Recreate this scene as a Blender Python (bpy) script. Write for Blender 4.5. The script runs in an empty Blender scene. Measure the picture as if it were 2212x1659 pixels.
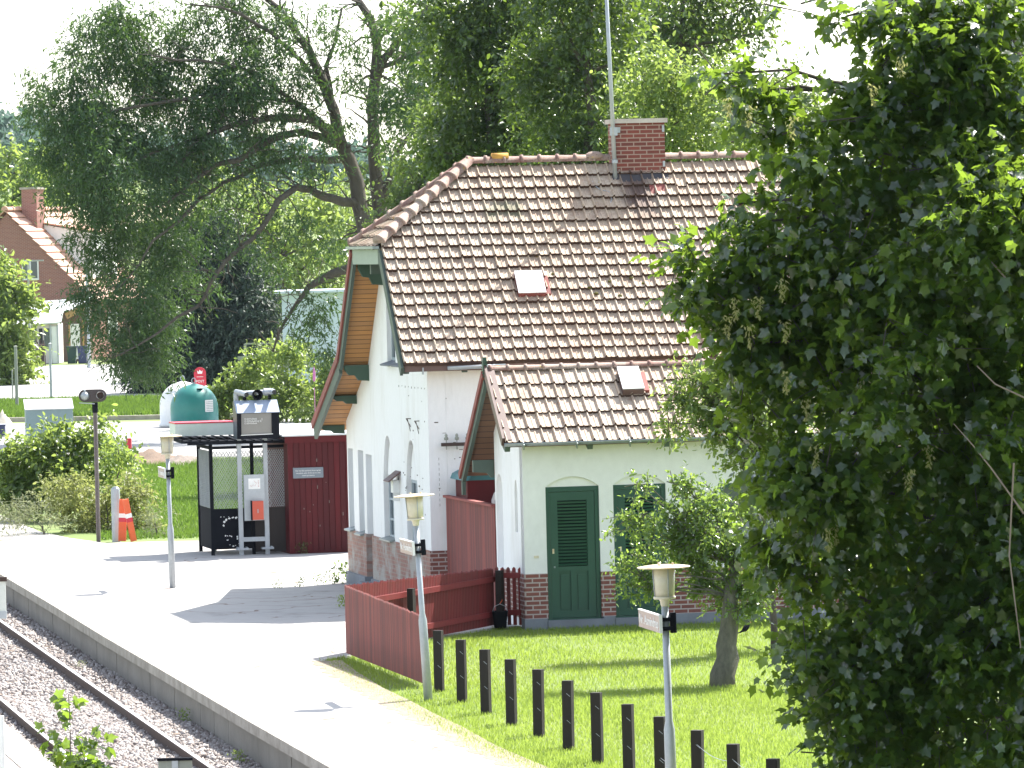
import bpy, bmesh, math, random
import numpy as np
from mathutils import Vector, Matrix
from mathutils.geometry import tessellate_polygon
random.seed(7); RNG=np.random.default_rng(11)
S=bpy.context.scene
# ------------------------------------------------------------------ camera, world, sun, exposure
F=12700.; CX=1106; CY=829.5; ROLL=0.025; EYE=6.5; YH=513.
PITCH=math.atan((CY-YH)/F)
cam=bpy.data.objects.new('camera',bpy.data.cameras.new('camera')); S.collection.objects.link(cam)
cam.data.sensor_width=36; cam.data.lens=36*F/2212; cam.data.clip_start=1; cam.data.clip_end=6000
cam.matrix_world=Matrix.Translation((0,0,EYE))@Matrix.Rotation(math.pi/2-PITCH,4,'X')@Matrix.Rotation(-ROLL,4,'Z')
S.camera=cam
S.render.resolution_x=1024; S.render.resolution_y=768
SUN=Vector((.40,.446,.80)).normalized()
EL=math.asin(SUN.z); AZ=math.atan2(SUN.x,SUN.y)
w=bpy.data.worlds.new('World'); S.world=w; w.use_nodes=True
nt=w.node_tree; bg=nt.nodes['Background']; sky=nt.nodes.new('ShaderNodeTexSky'); sky.sky_type='NISHITA'
sky.sun_disc=False; sky.sun_elevation=EL; sky.sun_rotation=AZ; sky.air_density=1.0; sky.dust_density=1.0; sky.ozone_density=1.0
hs=nt.nodes.new('ShaderNodeHueSaturation'); hs.inputs['Saturation'].default_value=.55; nt.links.new(sky.outputs[0],hs.inputs['Color']); nt.links.new(hs.outputs[0],bg.inputs[0]); bg.inputs[1].default_value=0.15
sl=bpy.data.lights.new('sun','SUN'); sl.energy=5.0; sl.angle=math.radians(.53); sl.color=(1,.955,.88)
so=bpy.data.objects.new('sun',sl); S.collection.objects.link(so); so.rotation_euler=SUN.to_track_quat('Z','Y').to_euler(); so.location=(20,60,60)
S.view_settings.view_transform='Standard'; S.view_settings.look='None'; S.view_settings.gamma=1; S.view_settings.use_curve_mapping=False
S.view_settings.exposure=1.42
S.render.engine='CYCLES'
S.cycles.max_bounces=8; S.cycles.transmission_bounces=4; S.cycles.volume_bounces=0; S.cycles.diffuse_bounces=4
# ------------------------------------------------------------------ survey helpers: a sight line to a point on the ground or on an upright plane
def ray(px,py):
    a,b=px-CX,py-CY; c,s=math.cos(ROLL),math.sin(ROLL)
    x=a*c-b*s; y=a*s+b*c; cp,sp=math.cos(PITCH),math.sin(PITCH)
    return Vector((x/F, cp-y/F*sp, -sp-y/F*cp))
def gp(px,py,z=0.):
    r=ray(px,py); t=(z-EYE)/r.z; return Vector((r.x*t,r.y*t,z))
def at(px,py,Y):
    r=ray(px,py); t=Y/r.y; return Vector((r.x*t,Y,EYE+r.z*t))
# ------------------------------------------------------------------ materials
def nd(nt,t,**k):
    n=nt.nodes.new(t)
    for a,b in k.items(): setattr(n,a,b)
    return n
def newmat(name):
    m=bpy.data.materials.new(name); m.use_nodes=True; nt=m.node_tree
    return m,nt,nt.nodes['Principled BSDF']
def mathn(nt,op,a,b=None,c=None):
    n=nd(nt,'ShaderNodeMath',operation=op)
    for i,v in enumerate((a,b,c)):
        if v is None: continue
        if isinstance(v,(int,float)): n.inputs[i].default_value=v
        else: nt.links.new(v,n.inputs[i])
    return n.outputs[0]
def mixc(nt,f,a,b,blend='MIX'):
    n=nd(nt,'ShaderNodeMix',data_type='RGBA',blend_type=blend)
    for i,v in ((0,f),(6,a),(7,b)):
        if isinstance(v,(int,float)): n.inputs[i].default_value=v
        elif isinstance(v,(tuple,list)): n.inputs[i].default_value=(*v,1)
        else: nt.links.new(v,n.inputs[i])
    return n.outputs[2]
def noise(nt,vec,scale,detail=4,rough=.6):
    n=nd(nt,'ShaderNodeTexNoise'); n.inputs['Scale'].default_value=scale; n.inputs['Detail'].default_value=detail; n.inputs['Roughness'].default_value=rough
    if vec is not None: nt.links.new(vec,n.inputs['Vector'])
    return n.outputs['Fac']
def ramp(nt,f,lo,hi):
    n=nd(nt,'ShaderNodeMapRange'); n.inputs[1].default_value=lo; n.inputs[2].default_value=hi; nt.links.new(f,n.inputs[0]); return n.outputs[0]
def coords(nt,scale=(1,1,1)):
    t=nd(nt,'ShaderNodeTexCoord'); m=nd(nt,'ShaderNodeMapping'); m.inputs['Scale'].default_value=scale
    nt.links.new(t.outputs['Object'],m.inputs[0]); return m.outputs[0]
def bump(nt,p,h,s,d=.02):
    b=nd(nt,'ShaderNodeBump'); b.inputs['Strength'].default_value=s; b.inputs['Distance'].default_value=d
    nt.links.new(h,b.inputs['Height']); nt.links.new(b.outputs[0],p.inputs['Normal'])
def M(name,c,c2=None,scale=3.,rough=.75,bmp=.2,metal=0.,st=(1,1,1),lo=.35,hi=.7,spec=.5,d=.01,attr=None):
    """plain weathered surface: two colours blended by two octaves of noise, with bump"""
    m,nt,p=newmat(name); v=coords(nt,st)
    if c2 is None: c2=tuple(x*.72 for x in c)
    f=ramp(nt,noise(nt,v,scale,6,.65),lo,hi); col=mixc(nt,f,c,c2)
    f2=noise(nt,v,scale*9,3); col=mixc(nt,.25,col,mixc(nt,f2,tuple(x*.6 for x in c),tuple(min(1,x*1.35) for x in c)))
    if attr:
        a=nd(nt,'ShaderNodeAttribute',attribute_name='tint'); col=mixc(nt,a.outputs['Fac'],col,attr)
    nt.links.new(col,p.inputs['Base Color']); p.inputs['Roughness'].default_value=rough; p.inputs['Metallic'].default_value=metal
    p.inputs['Specular IOR Level'].default_value=spec
    if bmp: bump(nt,p,noise(nt,v,scale*12,4),bmp,d)
    return m
def brickmat(name,axis,c1,c2,mortar,bw=.24,rh=.075,ms=.012,off=.5,bmp=.6,stain=None):
    """axis: which object axis runs along the wall ('x' or 'y'); courses rise with z"""
    m,nt,p=newmat(name); t=nd(nt,'ShaderNodeTexCoord'); s=nd(nt,'ShaderNodeSeparateXYZ'); nt.links.new(t.outputs['Object'],s.inputs[0])
    cmb=nd(nt,'ShaderNodeCombineXYZ')
    if axis=='xy': u=mathn(nt,'ADD',s.outputs[0],s.outputs[1])
    else: u=s.outputs['XY'.index(axis.upper())]
    nt.links.new(u,cmb.inputs[0]); nt.links.new(s.outputs[2],cmb.inputs[1])
    b=nd(nt,'ShaderNodeTexBrick'); b.offset=off; nt.links.new(cmb.outputs[0],b.inputs['Vector'])
    b.inputs['Color1'].default_value=(*c1,1); b.inputs['Color2'].default_value=(*c2,1); b.inputs['Mortar'].default_value=(*mortar,1)
    b.inputs['Scale'].default_value=1; b.inputs['Mortar Size'].default_value=ms; b.inputs['Mortar Smooth'].default_value=.2
    b.inputs['Brick Width'].default_value=bw; b.inputs['Row Height'].default_value=rh
    col=mixc(nt,.35,b.outputs['Color'],mixc(nt,noise(nt,t.outputs['Object'],14),(.1,.05,.04),tuple(min(1,x*1.5) for x in c1)))
    if stain: col=mixc(nt,ramp(nt,noise(nt,t.outputs['Object'],2.),.45,.6),col,stain)
    nt.links.new(col,p.inputs['Base Color']); p.inputs['Roughness'].default_value=.85
    inv=mathn(nt,'SUBTRACT',1,b.outputs['Fac']); bump(nt,p,inv,bmp,.01)
    return m
def plankmat(name,axis,c,c2,width=.1,gap=.06,dark=(.02,.012,.01),rough=.7,grain=(1,1,14)):
    """boards side by side along an axis, each with its own shade"""
    m,nt,p=newmat(name); t=nd(nt,'ShaderNodeTexCoord'); s=nd(nt,'ShaderNodeSeparateXYZ'); nt.links.new(t.outputs['Object'],s.inputs[0])
    u=mathn(nt,'DIVIDE',s.outputs['XYZ'.index(axis.upper())],width)
    fr=mathn(nt,'FRACT',u); fl=mathn(nt,'FLOOR',u); g=mathn(nt,'LESS_THAN',fr,gap)
    wn=nd(nt,'ShaderNodeTexWhiteNoise',noise_dimensions='1D'); nt.links.new(fl,wn.inputs['W'])
    v=coords(nt,grain); col=mixc(nt,wn.outputs['Value'],c,c2); col=mixc(nt,mathn(nt,'MULTIPLY',noise(nt,v,3.,6),.6),col,tuple(x*.55 for x in c))
    col=mixc(nt,g,col,dark); nt.links.new(col,p.inputs['Base Color']); p.inputs['Roughness'].default_value=rough
    bump(nt,p,mathn(nt,'SUBTRACT',1,g),.6,.01); return m
def leafmat(name,c1,c2,tr,rough=.38,mix=.38,spec=.5):
    m,nt,p=newmat(name); a=nd(nt,'ShaderNodeAttribute',attribute_name='tint')
    col=mixc(nt,a.outputs['Fac'],c1,c2); nt.links.new(col,p.inputs['Base Color']); p.inputs['Roughness'].default_value=rough; p.inputs['Specular IOR Level'].default_value=spec
    t=nd(nt,'ShaderNodeBsdfTranslucent'); tc=mixc(nt,a.outputs['Fac'],tr,tuple(x*.7 for x in tr)); nt.links.new(tc,t.inputs[0])
    mx=nd(nt,'ShaderNodeMixShader'); mx.inputs[0].default_value=mix; nt.links.new(p.outputs[0],mx.inputs[1]); nt.links.new(t.outputs[0],mx.inputs[2])
    nt.links.new(mx.outputs[0],nt.nodes['Material Output'].inputs[0]); return m
def glassmat(name,c=(.05,.07,.08),rough=.08):
    m,nt,p=newmat(name); p.inputs['Base Color'].default_value=(*c,1); p.inputs['Roughness'].default_value=rough; p.inputs['Specular IOR Level'].default_value=.9
    v=coords(nt); bump(nt,p,noise(nt,v,2.),.05,.02); return m
# ------------------------------------------------------------------ scene graph helpers
def tag(o,label=None,cat=None,group=None,kind=None):
    for k,v in (('label',label),('category',cat),('group',group),('kind',kind)):
        if v: o[k]=v
    return o
def empty(name,loc=(0,0,0),rz=0,label=None,cat=None,group=None):
    o=bpy.data.objects.new(name,None); S.collection.objects.link(o); o.location=loc; o.rotation_euler=(0,0,rz); o.empty_display_size=.3
    return tag(o,label,cat,group)
def link(name,me,mats,parent=None,smooth=False):
    if not isinstance(mats,(list,tuple)): mats=[mats]
    for m in mats: me.materials.append(m)
    o=bpy.data.objects.new(name,me); S.collection.objects.link(o)
    if parent: o.parent=parent
    if smooth: me.polygons.foreach_set('use_smooth',[True]*len(me.polygons))
    return o
def copy_tree(o,parent=None):
    c=o.copy(); S.collection.objects.link(c); c.parent=parent
    for ch in list(KIDS(o)): copy_tree(ch,c)
    return c
def KIDS(o): return [x for x in S.collection.objects if x.parent==o]
class MB:
    def __init__(s): s.v=[]; s.f=[]; s.mi=[]; s.tint=[]; s.t=0.
    def add(s,vs,fs,mi=0):
        n=len(s.v); s.v+= [tuple(v) for v in vs]; s.f+=[tuple(i+n for i in f) for f in fs]; s.mi+=[mi]*len(fs); s.tint+=[s.t]*len(vs); return s
    def box(s,c,d,rz=0,mi=0,rx=0,ry=0):
        R=Matrix.Rotation(rz,3,'Z')@Matrix.Rotation(ry,3,'Y')@Matrix.Rotation(rx,3,'X'); c=Vector(c)
        vs=[c+R@Vector((x*d[0]/2,y*d[1]/2,z*d[2]/2)) for x in(-1,1) for y in(-1,1) for z in(-1,1)]
        return s.add(vs,[(0,1,3,2),(4,6,7,5),(0,4,5,1),(2,3,7,6),(0,2,6,4),(1,5,7,3)],mi)
    def bb(s,x0,x1,y0,y1,z0,z1,mi=0): return s.box(((x0+x1)/2,(y0+y1)/2,(z0+z1)/2),(abs(x1-x0),abs(y1-y0),abs(z1-z0)),mi=mi)
    def beam(s,p,q,w,h,mi=0,up=(0,0,1)):
        p=Vector(p);q=Vector(q);d=(q-p).normalized(); r=d.cross(Vector(up))
        if r.length<1e-4: r=d.cross(Vector((0,1,0)))
        r.normalize(); u=r.cross(d); vs=[e+r*a*w/2+u*b*h/2 for e in (p,q) for a,b in ((-1,-1),(1,-1),(1,1),(-1,1))]
        return s.add(vs,[(3,2,1,0),(4,5,6,7),(0,1,5,4),(1,2,6,5),(2,3,7,6),(3,0,4,7)],mi)
    def tube(s,pts,rad,n=8,mi=0,caps=True):
        pts=[Vector(p) for p in pts]; 
        if not isinstance(rad,(list,tuple)): rad=[rad]*len(pts)
        vs=[]; ref=None
        for i,p in enumerate(pts):
            d=(pts[min(i+1,len(pts)-1)]-pts[max(i-1,0)]).normalized()
            if ref is None:
                ref=d.cross(Vector((0,0,1)))
                if ref.length<.05: ref=Vector((1,0,0))
            ref=(ref-d*ref.dot(d)).normalized(); b=d.cross(ref)
            vs+=[p+(ref*math.cos(2*math.pi*k/n)+b*math.sin(2*math.pi*k/n))*rad[i] for k in range(n)]
        fs=[(i*n+k,i*n+(k+1)%n,(i+1)*n+(k+1)%n,(i+1)*n+k) for i in range(len(pts)-1) for k in range(n)]
        if caps: fs+=[tuple(range(n-1,-1,-1)),tuple(range((len(pts)-1)*n,len(pts)*n))]
        return s.add(vs,fs,mi)
    def lathe(s,prof,c=(0,0,0),n=20,mi=0,sy=1.):
        c=Vector(c); vs=[]
        for r,z in prof: vs+=[c+Vector((r*math.cos(2*math.pi*k/n),sy*r*math.sin(2*math.pi*k/n),z)) for k in range(n)]
        fs=[(i*n+k,i*n+(k+1)%n,(i+1)*n+(k+1)%n,(i+1)*n+k) for i in range(len(prof)-1) for k in range(n)]
        fs+=[tuple(range(n-1,-1,-1)),tuple(range((len(prof)-1)*n,len(prof)*n))]
        return s.add(vs,fs,mi)
    def poly(s,outer,holes,fn,t0,t1,mi=0):
        """flat shape with holes, extruded between t0 and t1; fn maps (u,v,t) to a point"""
        loops=[outer]+list(holes); flat=[p for l in loops for p in l]
        tris=tessellate_polygon([[Vector((p[0],p[1],0)) for p in l] for l in loops]); n=len(flat)
        vs=[fn(p[0],p[1],t0) for p in flat]+[fn(p[0],p[1],t1) for p in flat]
        fs=[tuple(t) for t in tris]+[tuple(i+n for i in reversed(t)) for t in tris]; k=0
        for l in loops:
            m=len(l); fs+=[(k+i,k+(i+1)%m,k+(i+1)%m+n,k+i+n) for i in range(m)]; k+=m
        return s.add(vs,fs,mi)
    def slab(s,pts,th,mi=0):
        pts=[Vector(p) for p in pts]; n=(pts[1]-pts[0]).cross(pts[2]-pts[0]).normalized(); m=len(pts)
        vs=pts+[p-n*th for p in pts]
        return s.add(vs,[tuple(range(m)),tuple(range(2*m-1,m-1,-1))]+[(i,i+m,(i+1)%m+m,(i+1)%m) for i in range(m)],mi)
    def sweep(s,path,prof,mi=0):
        """profile (side, height) swept along a horizontal path"""
        path=[Vector(p) for p in path]; m=len(prof); vs=[]
        for i,p in enumerate(path):
            d=(path[min(i+1,len(path)-1)]-path[max(i-1,0)]); d.z=0; d.normalize(); r=Vector((d.y,-d.x,0))
            vs+=[p+r*a+Vector((0,0,b)) for a,b in prof]
        fs=[(i*m+k,i*m+(k+1)%m,(i+1)*m+(k+1)%m,(i+1)*m+k) for i in range(len(path)-1) for k in range(m)]
        fs+=[tuple(range(m-1,-1,-1)),tuple(range((len(path)-1)*m,len(path)*m))]
        return s.add(vs,fs,mi)
    def mesh(s,name):
        me=bpy.data.meshes.new(name); me.from_pydata(s.v,[],s.f); me.polygons.foreach_set('material_index',s.mi)
        if any(s.tint):
            a=me.attributes.new('tint','FLOAT','POINT'); a.data.foreach_set('value',s.tint)
        bm=bmesh.new(); bm.from_mesh(me); bmesh.ops.recalc_face_normals(bm,faces=bm.faces); bm.to_mesh(me); bm.free(); me.update(); return me
    def setmi(s,a,i):
        for k in range(a,len(s.mi)): s.mi[k]=i
    def build(s,name,mats,parent=None,smooth=False): return link(name,s.mesh(name),mats,parent,smooth)
def text(name,body,size,mat,loc,rot,parent,sx=1.,align='LEFT'):
    c=bpy.data.curves.new(name,'FONT'); c.body=body; c.size=size; c.align_x=align; c.extrude=.002; c.resolution_u=2
    o=bpy.data.objects.new(name,c); S.collection.objects.link(o); bpy.context.view_layer.update()
    me=bpy.data.meshes.new_from_object(o.evaluated_get(bpy.context.evaluated_depsgraph_get())); bpy.data.objects.remove(o)
    me.name=name; R=Matrix.Translation(loc)@rot.to_4x4()@Matrix.Diagonal((sx,1,1,1)); me.transform(R)
    return link(name,me,mat,parent)
RX=Matrix.Rotation(math.pi/2,3,'X')   # text standing up, facing -Y
# ------------------------------------------------------------------ foliage
SH={'lance':([(0,0,0),(.4,.1,.02),(1,0,-.06),(.4,-.1,.02)],[(0,1,2,3)]),
'oval':([(0,0,0),(.3,.25,.07),(.72,.2,.05),(1,0,-.05),(.72,-.2,.05),(.3,-.25,.07)],[(0,3,2,1),(0,5,4,3)]),
'tuft':([(0,0,0),(.3,.16,.05),(1,.05,-.05),(.25,-.1,-.05)],[(0,1,2,3)]),
'maple':([(.25,0,0),(0,0,0),(-.08,.34,.05),(.14,.30,.08),(.46,.50,-.02),(.52,.27,.06),(.95,0,-.14),(.56,-.25,.07),(.50,-.47,.0),(.17,-.29,.09),(-.03,-.36,.02)],
 [(0,i,i+1) for i in range(1,10)]+[(0,10,1)]),
'blade':([(0,.5,0),(0,-.5,0),(1,0,0)],[(0,1,2)])}
def unit(a): return a/np.maximum(np.linalg.norm(a,axis=1,keepdims=True),1e-9)
def leafmesh(name,P,D,size,shape,mat,parent=None,up=.9,wid=1.,tint=None):
    P=np.asarray(P);D=unit(np.asarray(D)); n=len(P); tv,tf=SH[shape]; tv=np.array(tv,float); k=len(tf[0])
    N=RNG.normal(size=(n,3))*.75; N[:,2]+=up; N-= (N*D).sum(1,keepdims=True)*D; N=unit(N); B=np.cross(N,D)
    sz=np.asarray(size).reshape(-1,1,1)
    V=P[:,None]+sz*(tv[None,:,0:1]*D[:,None]+wid*tv[None,:,1:2]*B[:,None]+tv[None,:,2:3]*N[:,None])
    V=V.reshape(-1,3).astype(np.float32); m=len(tv); Fc=np.array(tf)[None]+np.arange(n)[:,None,None]*m; Fc=Fc.reshape(-1).astype(np.int32)
    nf=n*len(tf); me=bpy.data.meshes.new(name); me.vertices.add(len(V)); me.vertices.foreach_set('co',V.ravel())
    me.loops.add(len(Fc)); me.loops.foreach_set('vertex_index',Fc); me.polygons.add(nf)
    me.polygons.foreach_set('loop_start',np.arange(nf,dtype=np.int32)*k); 
    a=me.attributes.new('tint','FLOAT','POINT'); tn=RNG.random(n) if tint is None else tint
    a.data.foreach_set('value',np.repeat(tn,m).astype(np.float32)); me.update(calc_edges=True); me.validate()
    return link(name,me,mat,parent)
def twigs(blobs,per,K,L,droop=.4,outw=.8,shell=.35,depth=None):
    """blobs: (centre, radius[, weight]). returns leaf points and directions set along short twigs, plus the twigs"""
    Ps=[];Ds=[];T=[]
    for b in blobs:
        c=np.array(b[0]);r=b[1];wt=b[2] if len(b)>2 else 1.
        n=max(2,int(per*r*r*wt)); rr=np.array([r,r if depth is None else r*depth,r*.85]); ns=max(5,int(16*min(2.,max(.4,r))))
        sd=unit(RNG.normal(size=(ns,3))); sc=c+sd*rr*(.35+.72*RNG.random((ns,1))**.6); sr=r*(.2+.26*RNG.random(ns)); k=RNG.choice(ns,n,p=sr**2/(sr**2).sum())
        d=unit(RNG.normal(size=(n,3))); p=sc[k]+d*(sr[k]*RNG.random(n)**shell)[:,None]*np.array([1.15,1.,.75]); d=unit(d+.7*sd[k])
        q=unit(d*outw+RNG.normal(size=(n,3))*.55+np.array([0,0,-droop])); l=L*(.5+RNG.random(n))
        T.append((p,q,l))
        for j in range(K):
            t=(j+.5)/K; pos=p+q*(l*t)[:,None]; pos[:,2]-=droop*.25*l*t*t
            side=unit(q*.6+RNG.normal(size=(n,3))*.8+np.array([0,0,-droop])); Ps.append(pos);Ds.append(side)
    return np.concatenate(Ps),np.concatenate(Ds),T
def limb(mb,a,b,r0,r1,n=5,wob=.12,sides=7):
    a=Vector(a);b=Vector(b);L=(b-a).length; pts=[]
    for i in range(n+1):
        t=i/n; p=a.lerp(b,t)
        if 0<i<n: p+=Vector((random.uniform(-1,1),random.uniform(-1,1),random.uniform(-.3,1)))*wob*L/n
        pts.append(p)
    mb.tube(pts,[r0+(r1-r0)*(i/n) for i in range(n+1)],sides); return pts
def tree(name,label,cat,base,top,r0,blobs,mat,bark,shape='oval',per=60,K=6,L=.5,size=.1,droop=.3,group=None,up=.9,limbs=True,shell=.35,wid=1.,lr=.28,lean=None,depth=None,twg=0):
    e=empty(name,base,0,label,cat,group); b0=Vector(base)
    mb=MB(); tp=limb(mb,(0,0,-.1),Vector(top)-b0,r0,r0*.35,8,.2,10)
    if limbs:
        for i,b in enumerate(blobs):
            c=Vector(b[0])-b0; best=min(tp,key=lambda q:(q-c).length+abs(q.z-(c.z-b[1])))
            if (c-best).length>.3: limb(mb,best,c,r0*lr,r0*lr*.25,5,.25,6)
    P,D,T=twigs(blobs,per,K,L,droop,shell=shell,depth=depth)
    if twg:
        for p,q,l in T:
            for i in range(0,len(p),twg):
                a=p[i]-np.array(b0); mb.tube([Vector(a-q[i]*l[i]),Vector(a+q[i]*l[i])],[.008,.003],4,caps=False)
    mb.build('trunk',bark,e,True)
    leafmesh('crown',P-np.array(b0),D,size*(.6+.7*RNG.random(len(P))),shape,mat,e,up,wid)
    return e
# ------------------------------------------------------------------ materials used
GREEN=(.075,.125,.085)
m_white=M('white_limewash',(.84,.84,.84),(.66,.64,.60),1.6,.9,.3,st=(1,1,.3),lo=.5,hi=.82,d=.006)
m_cream=M('cream_render',(.74,.74,.72),(.60,.60,.56),.9,.9,.25,st=(1,1,.7),lo=.45,hi=.85,d=.006)
m_brickx=brickmat('red_brick_front','x',(.22,.075,.055),(.13,.045,.04),(.5,.48,.45))
m_bricky=brickmat('red_brick_gable','y',(.33,.17,.13),(.24,.11,.09),(.30,.25,.22),bmp=.9,stain=(.36,.33,.30))
m_brickc=brickmat('chimney_brick','xy',(.20,.045,.034),(.09,.025,.02),(.36,.30,.25),ms=.011)
m_brickh=brickmat('house_brick','xy',(.30,.12,.09),(.22,.085,.07),(.42,.34,.3),ms=.01)
m_conc=M('platform_asphalt',(.40,.385,.365),(.33,.32,.305),.5,.95,.5,lo=.4,hi=.75)
m_cope=M('concrete_coping',(.42,.39,.34),(.20,.18,.15),2.5,.9,.5)
m_panel=M('concrete_wall_panel',(.27,.25,.215),(.17,.155,.13),1.,.9,.3)
m_plinth=M('grey_plinth',(.20,.22,.25),(.14,.15,.17),2.,.9,.3)
m_road=M('road_surface',(.40,.39,.38),(.30,.29,.28),.15,.95,.3)
m_ground=M('ground_soil_grass',(.13,.19,.045),(.17,.20,.07),.12,.95,.4,lo=.4,hi=.6)
m_bed=M('track_bed_gravel',(.24,.215,.20),(.15,.13,.12),3.,.95,1.,d=.05)
m_tile=None
m_green=M('green_paint',(.035,.08,.05),(.03,.065,.045),2.,.5,.15)
m_green2=M('grey_green_paint',(.07,.10,.08),(.055,.08,.065),1.5,.6,.2)
m_door=M('door_green_paint',(.012,.068,.043),(.010,.056,.038),1.2,.42,.15)
m_redtrim=M('red_verge_tile',(.27,.07,.055),(.16,.05,.045),3.,.7,.3)
m_browntrim=M('brown_verge_sheet',(.13,.075,.065),(.1,.06,.05),1.5,.5,.15)
m_soffit=plankmat('soffit_boards','z',(.52,.25,.08),(.40,.21,.09),.085,.1)
m_soffit2=plankmat('brown_soffit_boards','z',(.20,.105,.06),(.15,.08,.05),.1,.1)
m_zinc=M('zinc_gutter',(.30,.34,.34),(.2,.23,.22),2.,.45,.15,metal=.5)
m_galv=M('galvanised_steel',(.42,.45,.48),(.30,.33,.36),2.5,.5,.15,metal=.35)
m_black=M('black_steel',(.008,.009,.013),(.014,.015,.02),2.,.8,.1,spec=.06)
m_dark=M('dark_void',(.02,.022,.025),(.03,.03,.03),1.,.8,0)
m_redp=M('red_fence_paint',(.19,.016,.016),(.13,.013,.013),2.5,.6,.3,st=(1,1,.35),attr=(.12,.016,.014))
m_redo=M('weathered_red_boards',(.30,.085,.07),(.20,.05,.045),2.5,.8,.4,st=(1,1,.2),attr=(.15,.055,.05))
m_redshed=M('dark_red_shed_paint',(.095,.010,.013),(.055,.008,.009),1.3,.7,.3,st=(1,1,.5),attr=(.06,.009,.011),spec=.25)
m_post=M('black_tarred_timber',(.011,.008,.006),(.02,.014,.011),4.,.8,.5,st=(1,1,.2))
m_wood=M('raw_timber',(.45,.28,.12),(.34,.2,.09),3.,.7,.3,st=(1,1,.2))
m_greywood=M('weathered_grey_wood',(.30,.32,.28),(.18,.2,.18),3.,.9,.5,st=(1,1,.2))
m_bark=M('tree_bark',(.10,.085,.068),(.05,.043,.036),5.,.95,.9,st=(1,1,.25),d=.03)
m_bark2=M('mossy_bark',(.17,.165,.12),(.045,.045,.035),9.,.95,1.,st=(1,1,.3),d=.03)
m_rust=M('rusty_rail_side',(.075,.045,.035),(.04,.028,.024),4.,.85,.3)
m_railtop=M('polished_rail_head',(.62,.61,.60),(.48,.46,.45),3.,.4,.05,metal=.35)
m_sleeper=M('timber_sleeper',(.26,.20,.15),(.16,.12,.09),4.,.9,.6,st=(.3,1,1))
m_glass=glassmat('window_glass'); m_skyglass=M('frosted_skylight',(.82,.84,.84),(.7,.74,.75),2.,.25,.05)
m_whitep=M('white_gloss_paint',(.78,.79,.78),(.66,.67,.65),2.,.5,.1)
m_lampglass=M('milky_lamp_glass',(.62,.58,.46),(.5,.46,.36),2.,.3,.05)
m_disc=M('lichened_lamp_disc',(.66,.60,.45),(.5,.30,.10),7.,.7,.4,lo=.45,hi=.65)
m_plaster_grey=M('blue_grey_timber',(.38,.43,.47),(.3,.35,.38),1.,.7,.1)
m_teal=M('teal_fibreglass',(.02,.19,.165),(.018,.15,.135),1.,.42,.08)
m_redsign=M('red_enamel',(.55,.02,.05),(.45,.02,.04),2.,.4,.05)
m_orange=M('orange_warning_paint',(.75,.13,.04),(.55,.09,.03),3.,.55,.1)
m_text=M('white_lettering',(.85,.85,.83),(.7,.7,.68),4.,.6,0)
m_bluegrey=M('blue_grey_sign',(.16,.19,.22),(.13,.16,.19),2.,.5,.05)
m_metalroof=M('pale_sheet_roof',(.55,.57,.58),(.42,.44,.45),1.,.4,.1)
# tiles: aged clay, each with its own shade
def tilemat(name,c,c2,c3,soot=False):
    m,nt,p=newmat(name); a=nd(nt,'ShaderNodeAttribute',attribute_name='tint'); v=coords(nt)
    col=mixc(nt,a.outputs['Fac'],c,c2); col=mixc(nt,mathn(nt,'MULTIPLY',ramp(nt,noise(nt,v,.7,4,.6),.42,.68),.55),col,(.50,.45,.38)); col=mixc(nt,ramp(nt,noise(nt,v,5.,6,.7),.45,.75),col,c3); col=mixc(nt,ramp(nt,noise(nt,v,9.,2),.70,.74),col,(.42,.26,.06))
    col=mixc(nt,ramp(nt,noise(nt,v,.9,3),.62,.74),col,(.16,.15,.09)); col=mixc(nt,ramp(nt,noise(nt,v,38.,2),.5,.75),col,tuple(x*.55 for x in c))
    if soot:
        s=nd(nt,'ShaderNodeSeparateXYZ'); nt.links.new(v,s.inputs[0]); d=mathn(nt,'ABSOLUTE',mathn(nt,'SUBTRACT',mathn(nt,'ADD',s.outputs[0],mathn(nt,'MULTIPLY',noise(nt,v,3.),.3)),4.55)); mk=mathn(nt,'MULTIPLY',ramp(nt,d,.42,.12),ramp(nt,s.outputs[2],6.45,7.1)); col=mixc(nt,mathn(nt,'MULTIPLY',mk,.85),col,(.07,.035,.03))
    nt.links.new(col,p.inputs['Base Color']); p.inputs['Roughness'].default_value=.74; bump(nt,p,noise(nt,v,50.,4),.35,.006); return m
m_tile=tilemat('aged_clay_tiles',(.56,.44,.325),(.41,.31,.225),(.26,.16,.115),True)
m_tedge=M('brown_shade_tile_edges',(.07,.035,.025),(.045,.025,.02),6,.8,.2)  # brown clay edges, colour deepened so the shadow lines between rows read darker
m_ridge=tilemat('clay_ridge_tiles',(.26,.145,.11),(.20,.10,.08),(.32,.27,.22))
m_orangetile=M('orange_lichen_tile',(.55,.30,.05),(.4,.2,.05),6,.8,.3)

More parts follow.
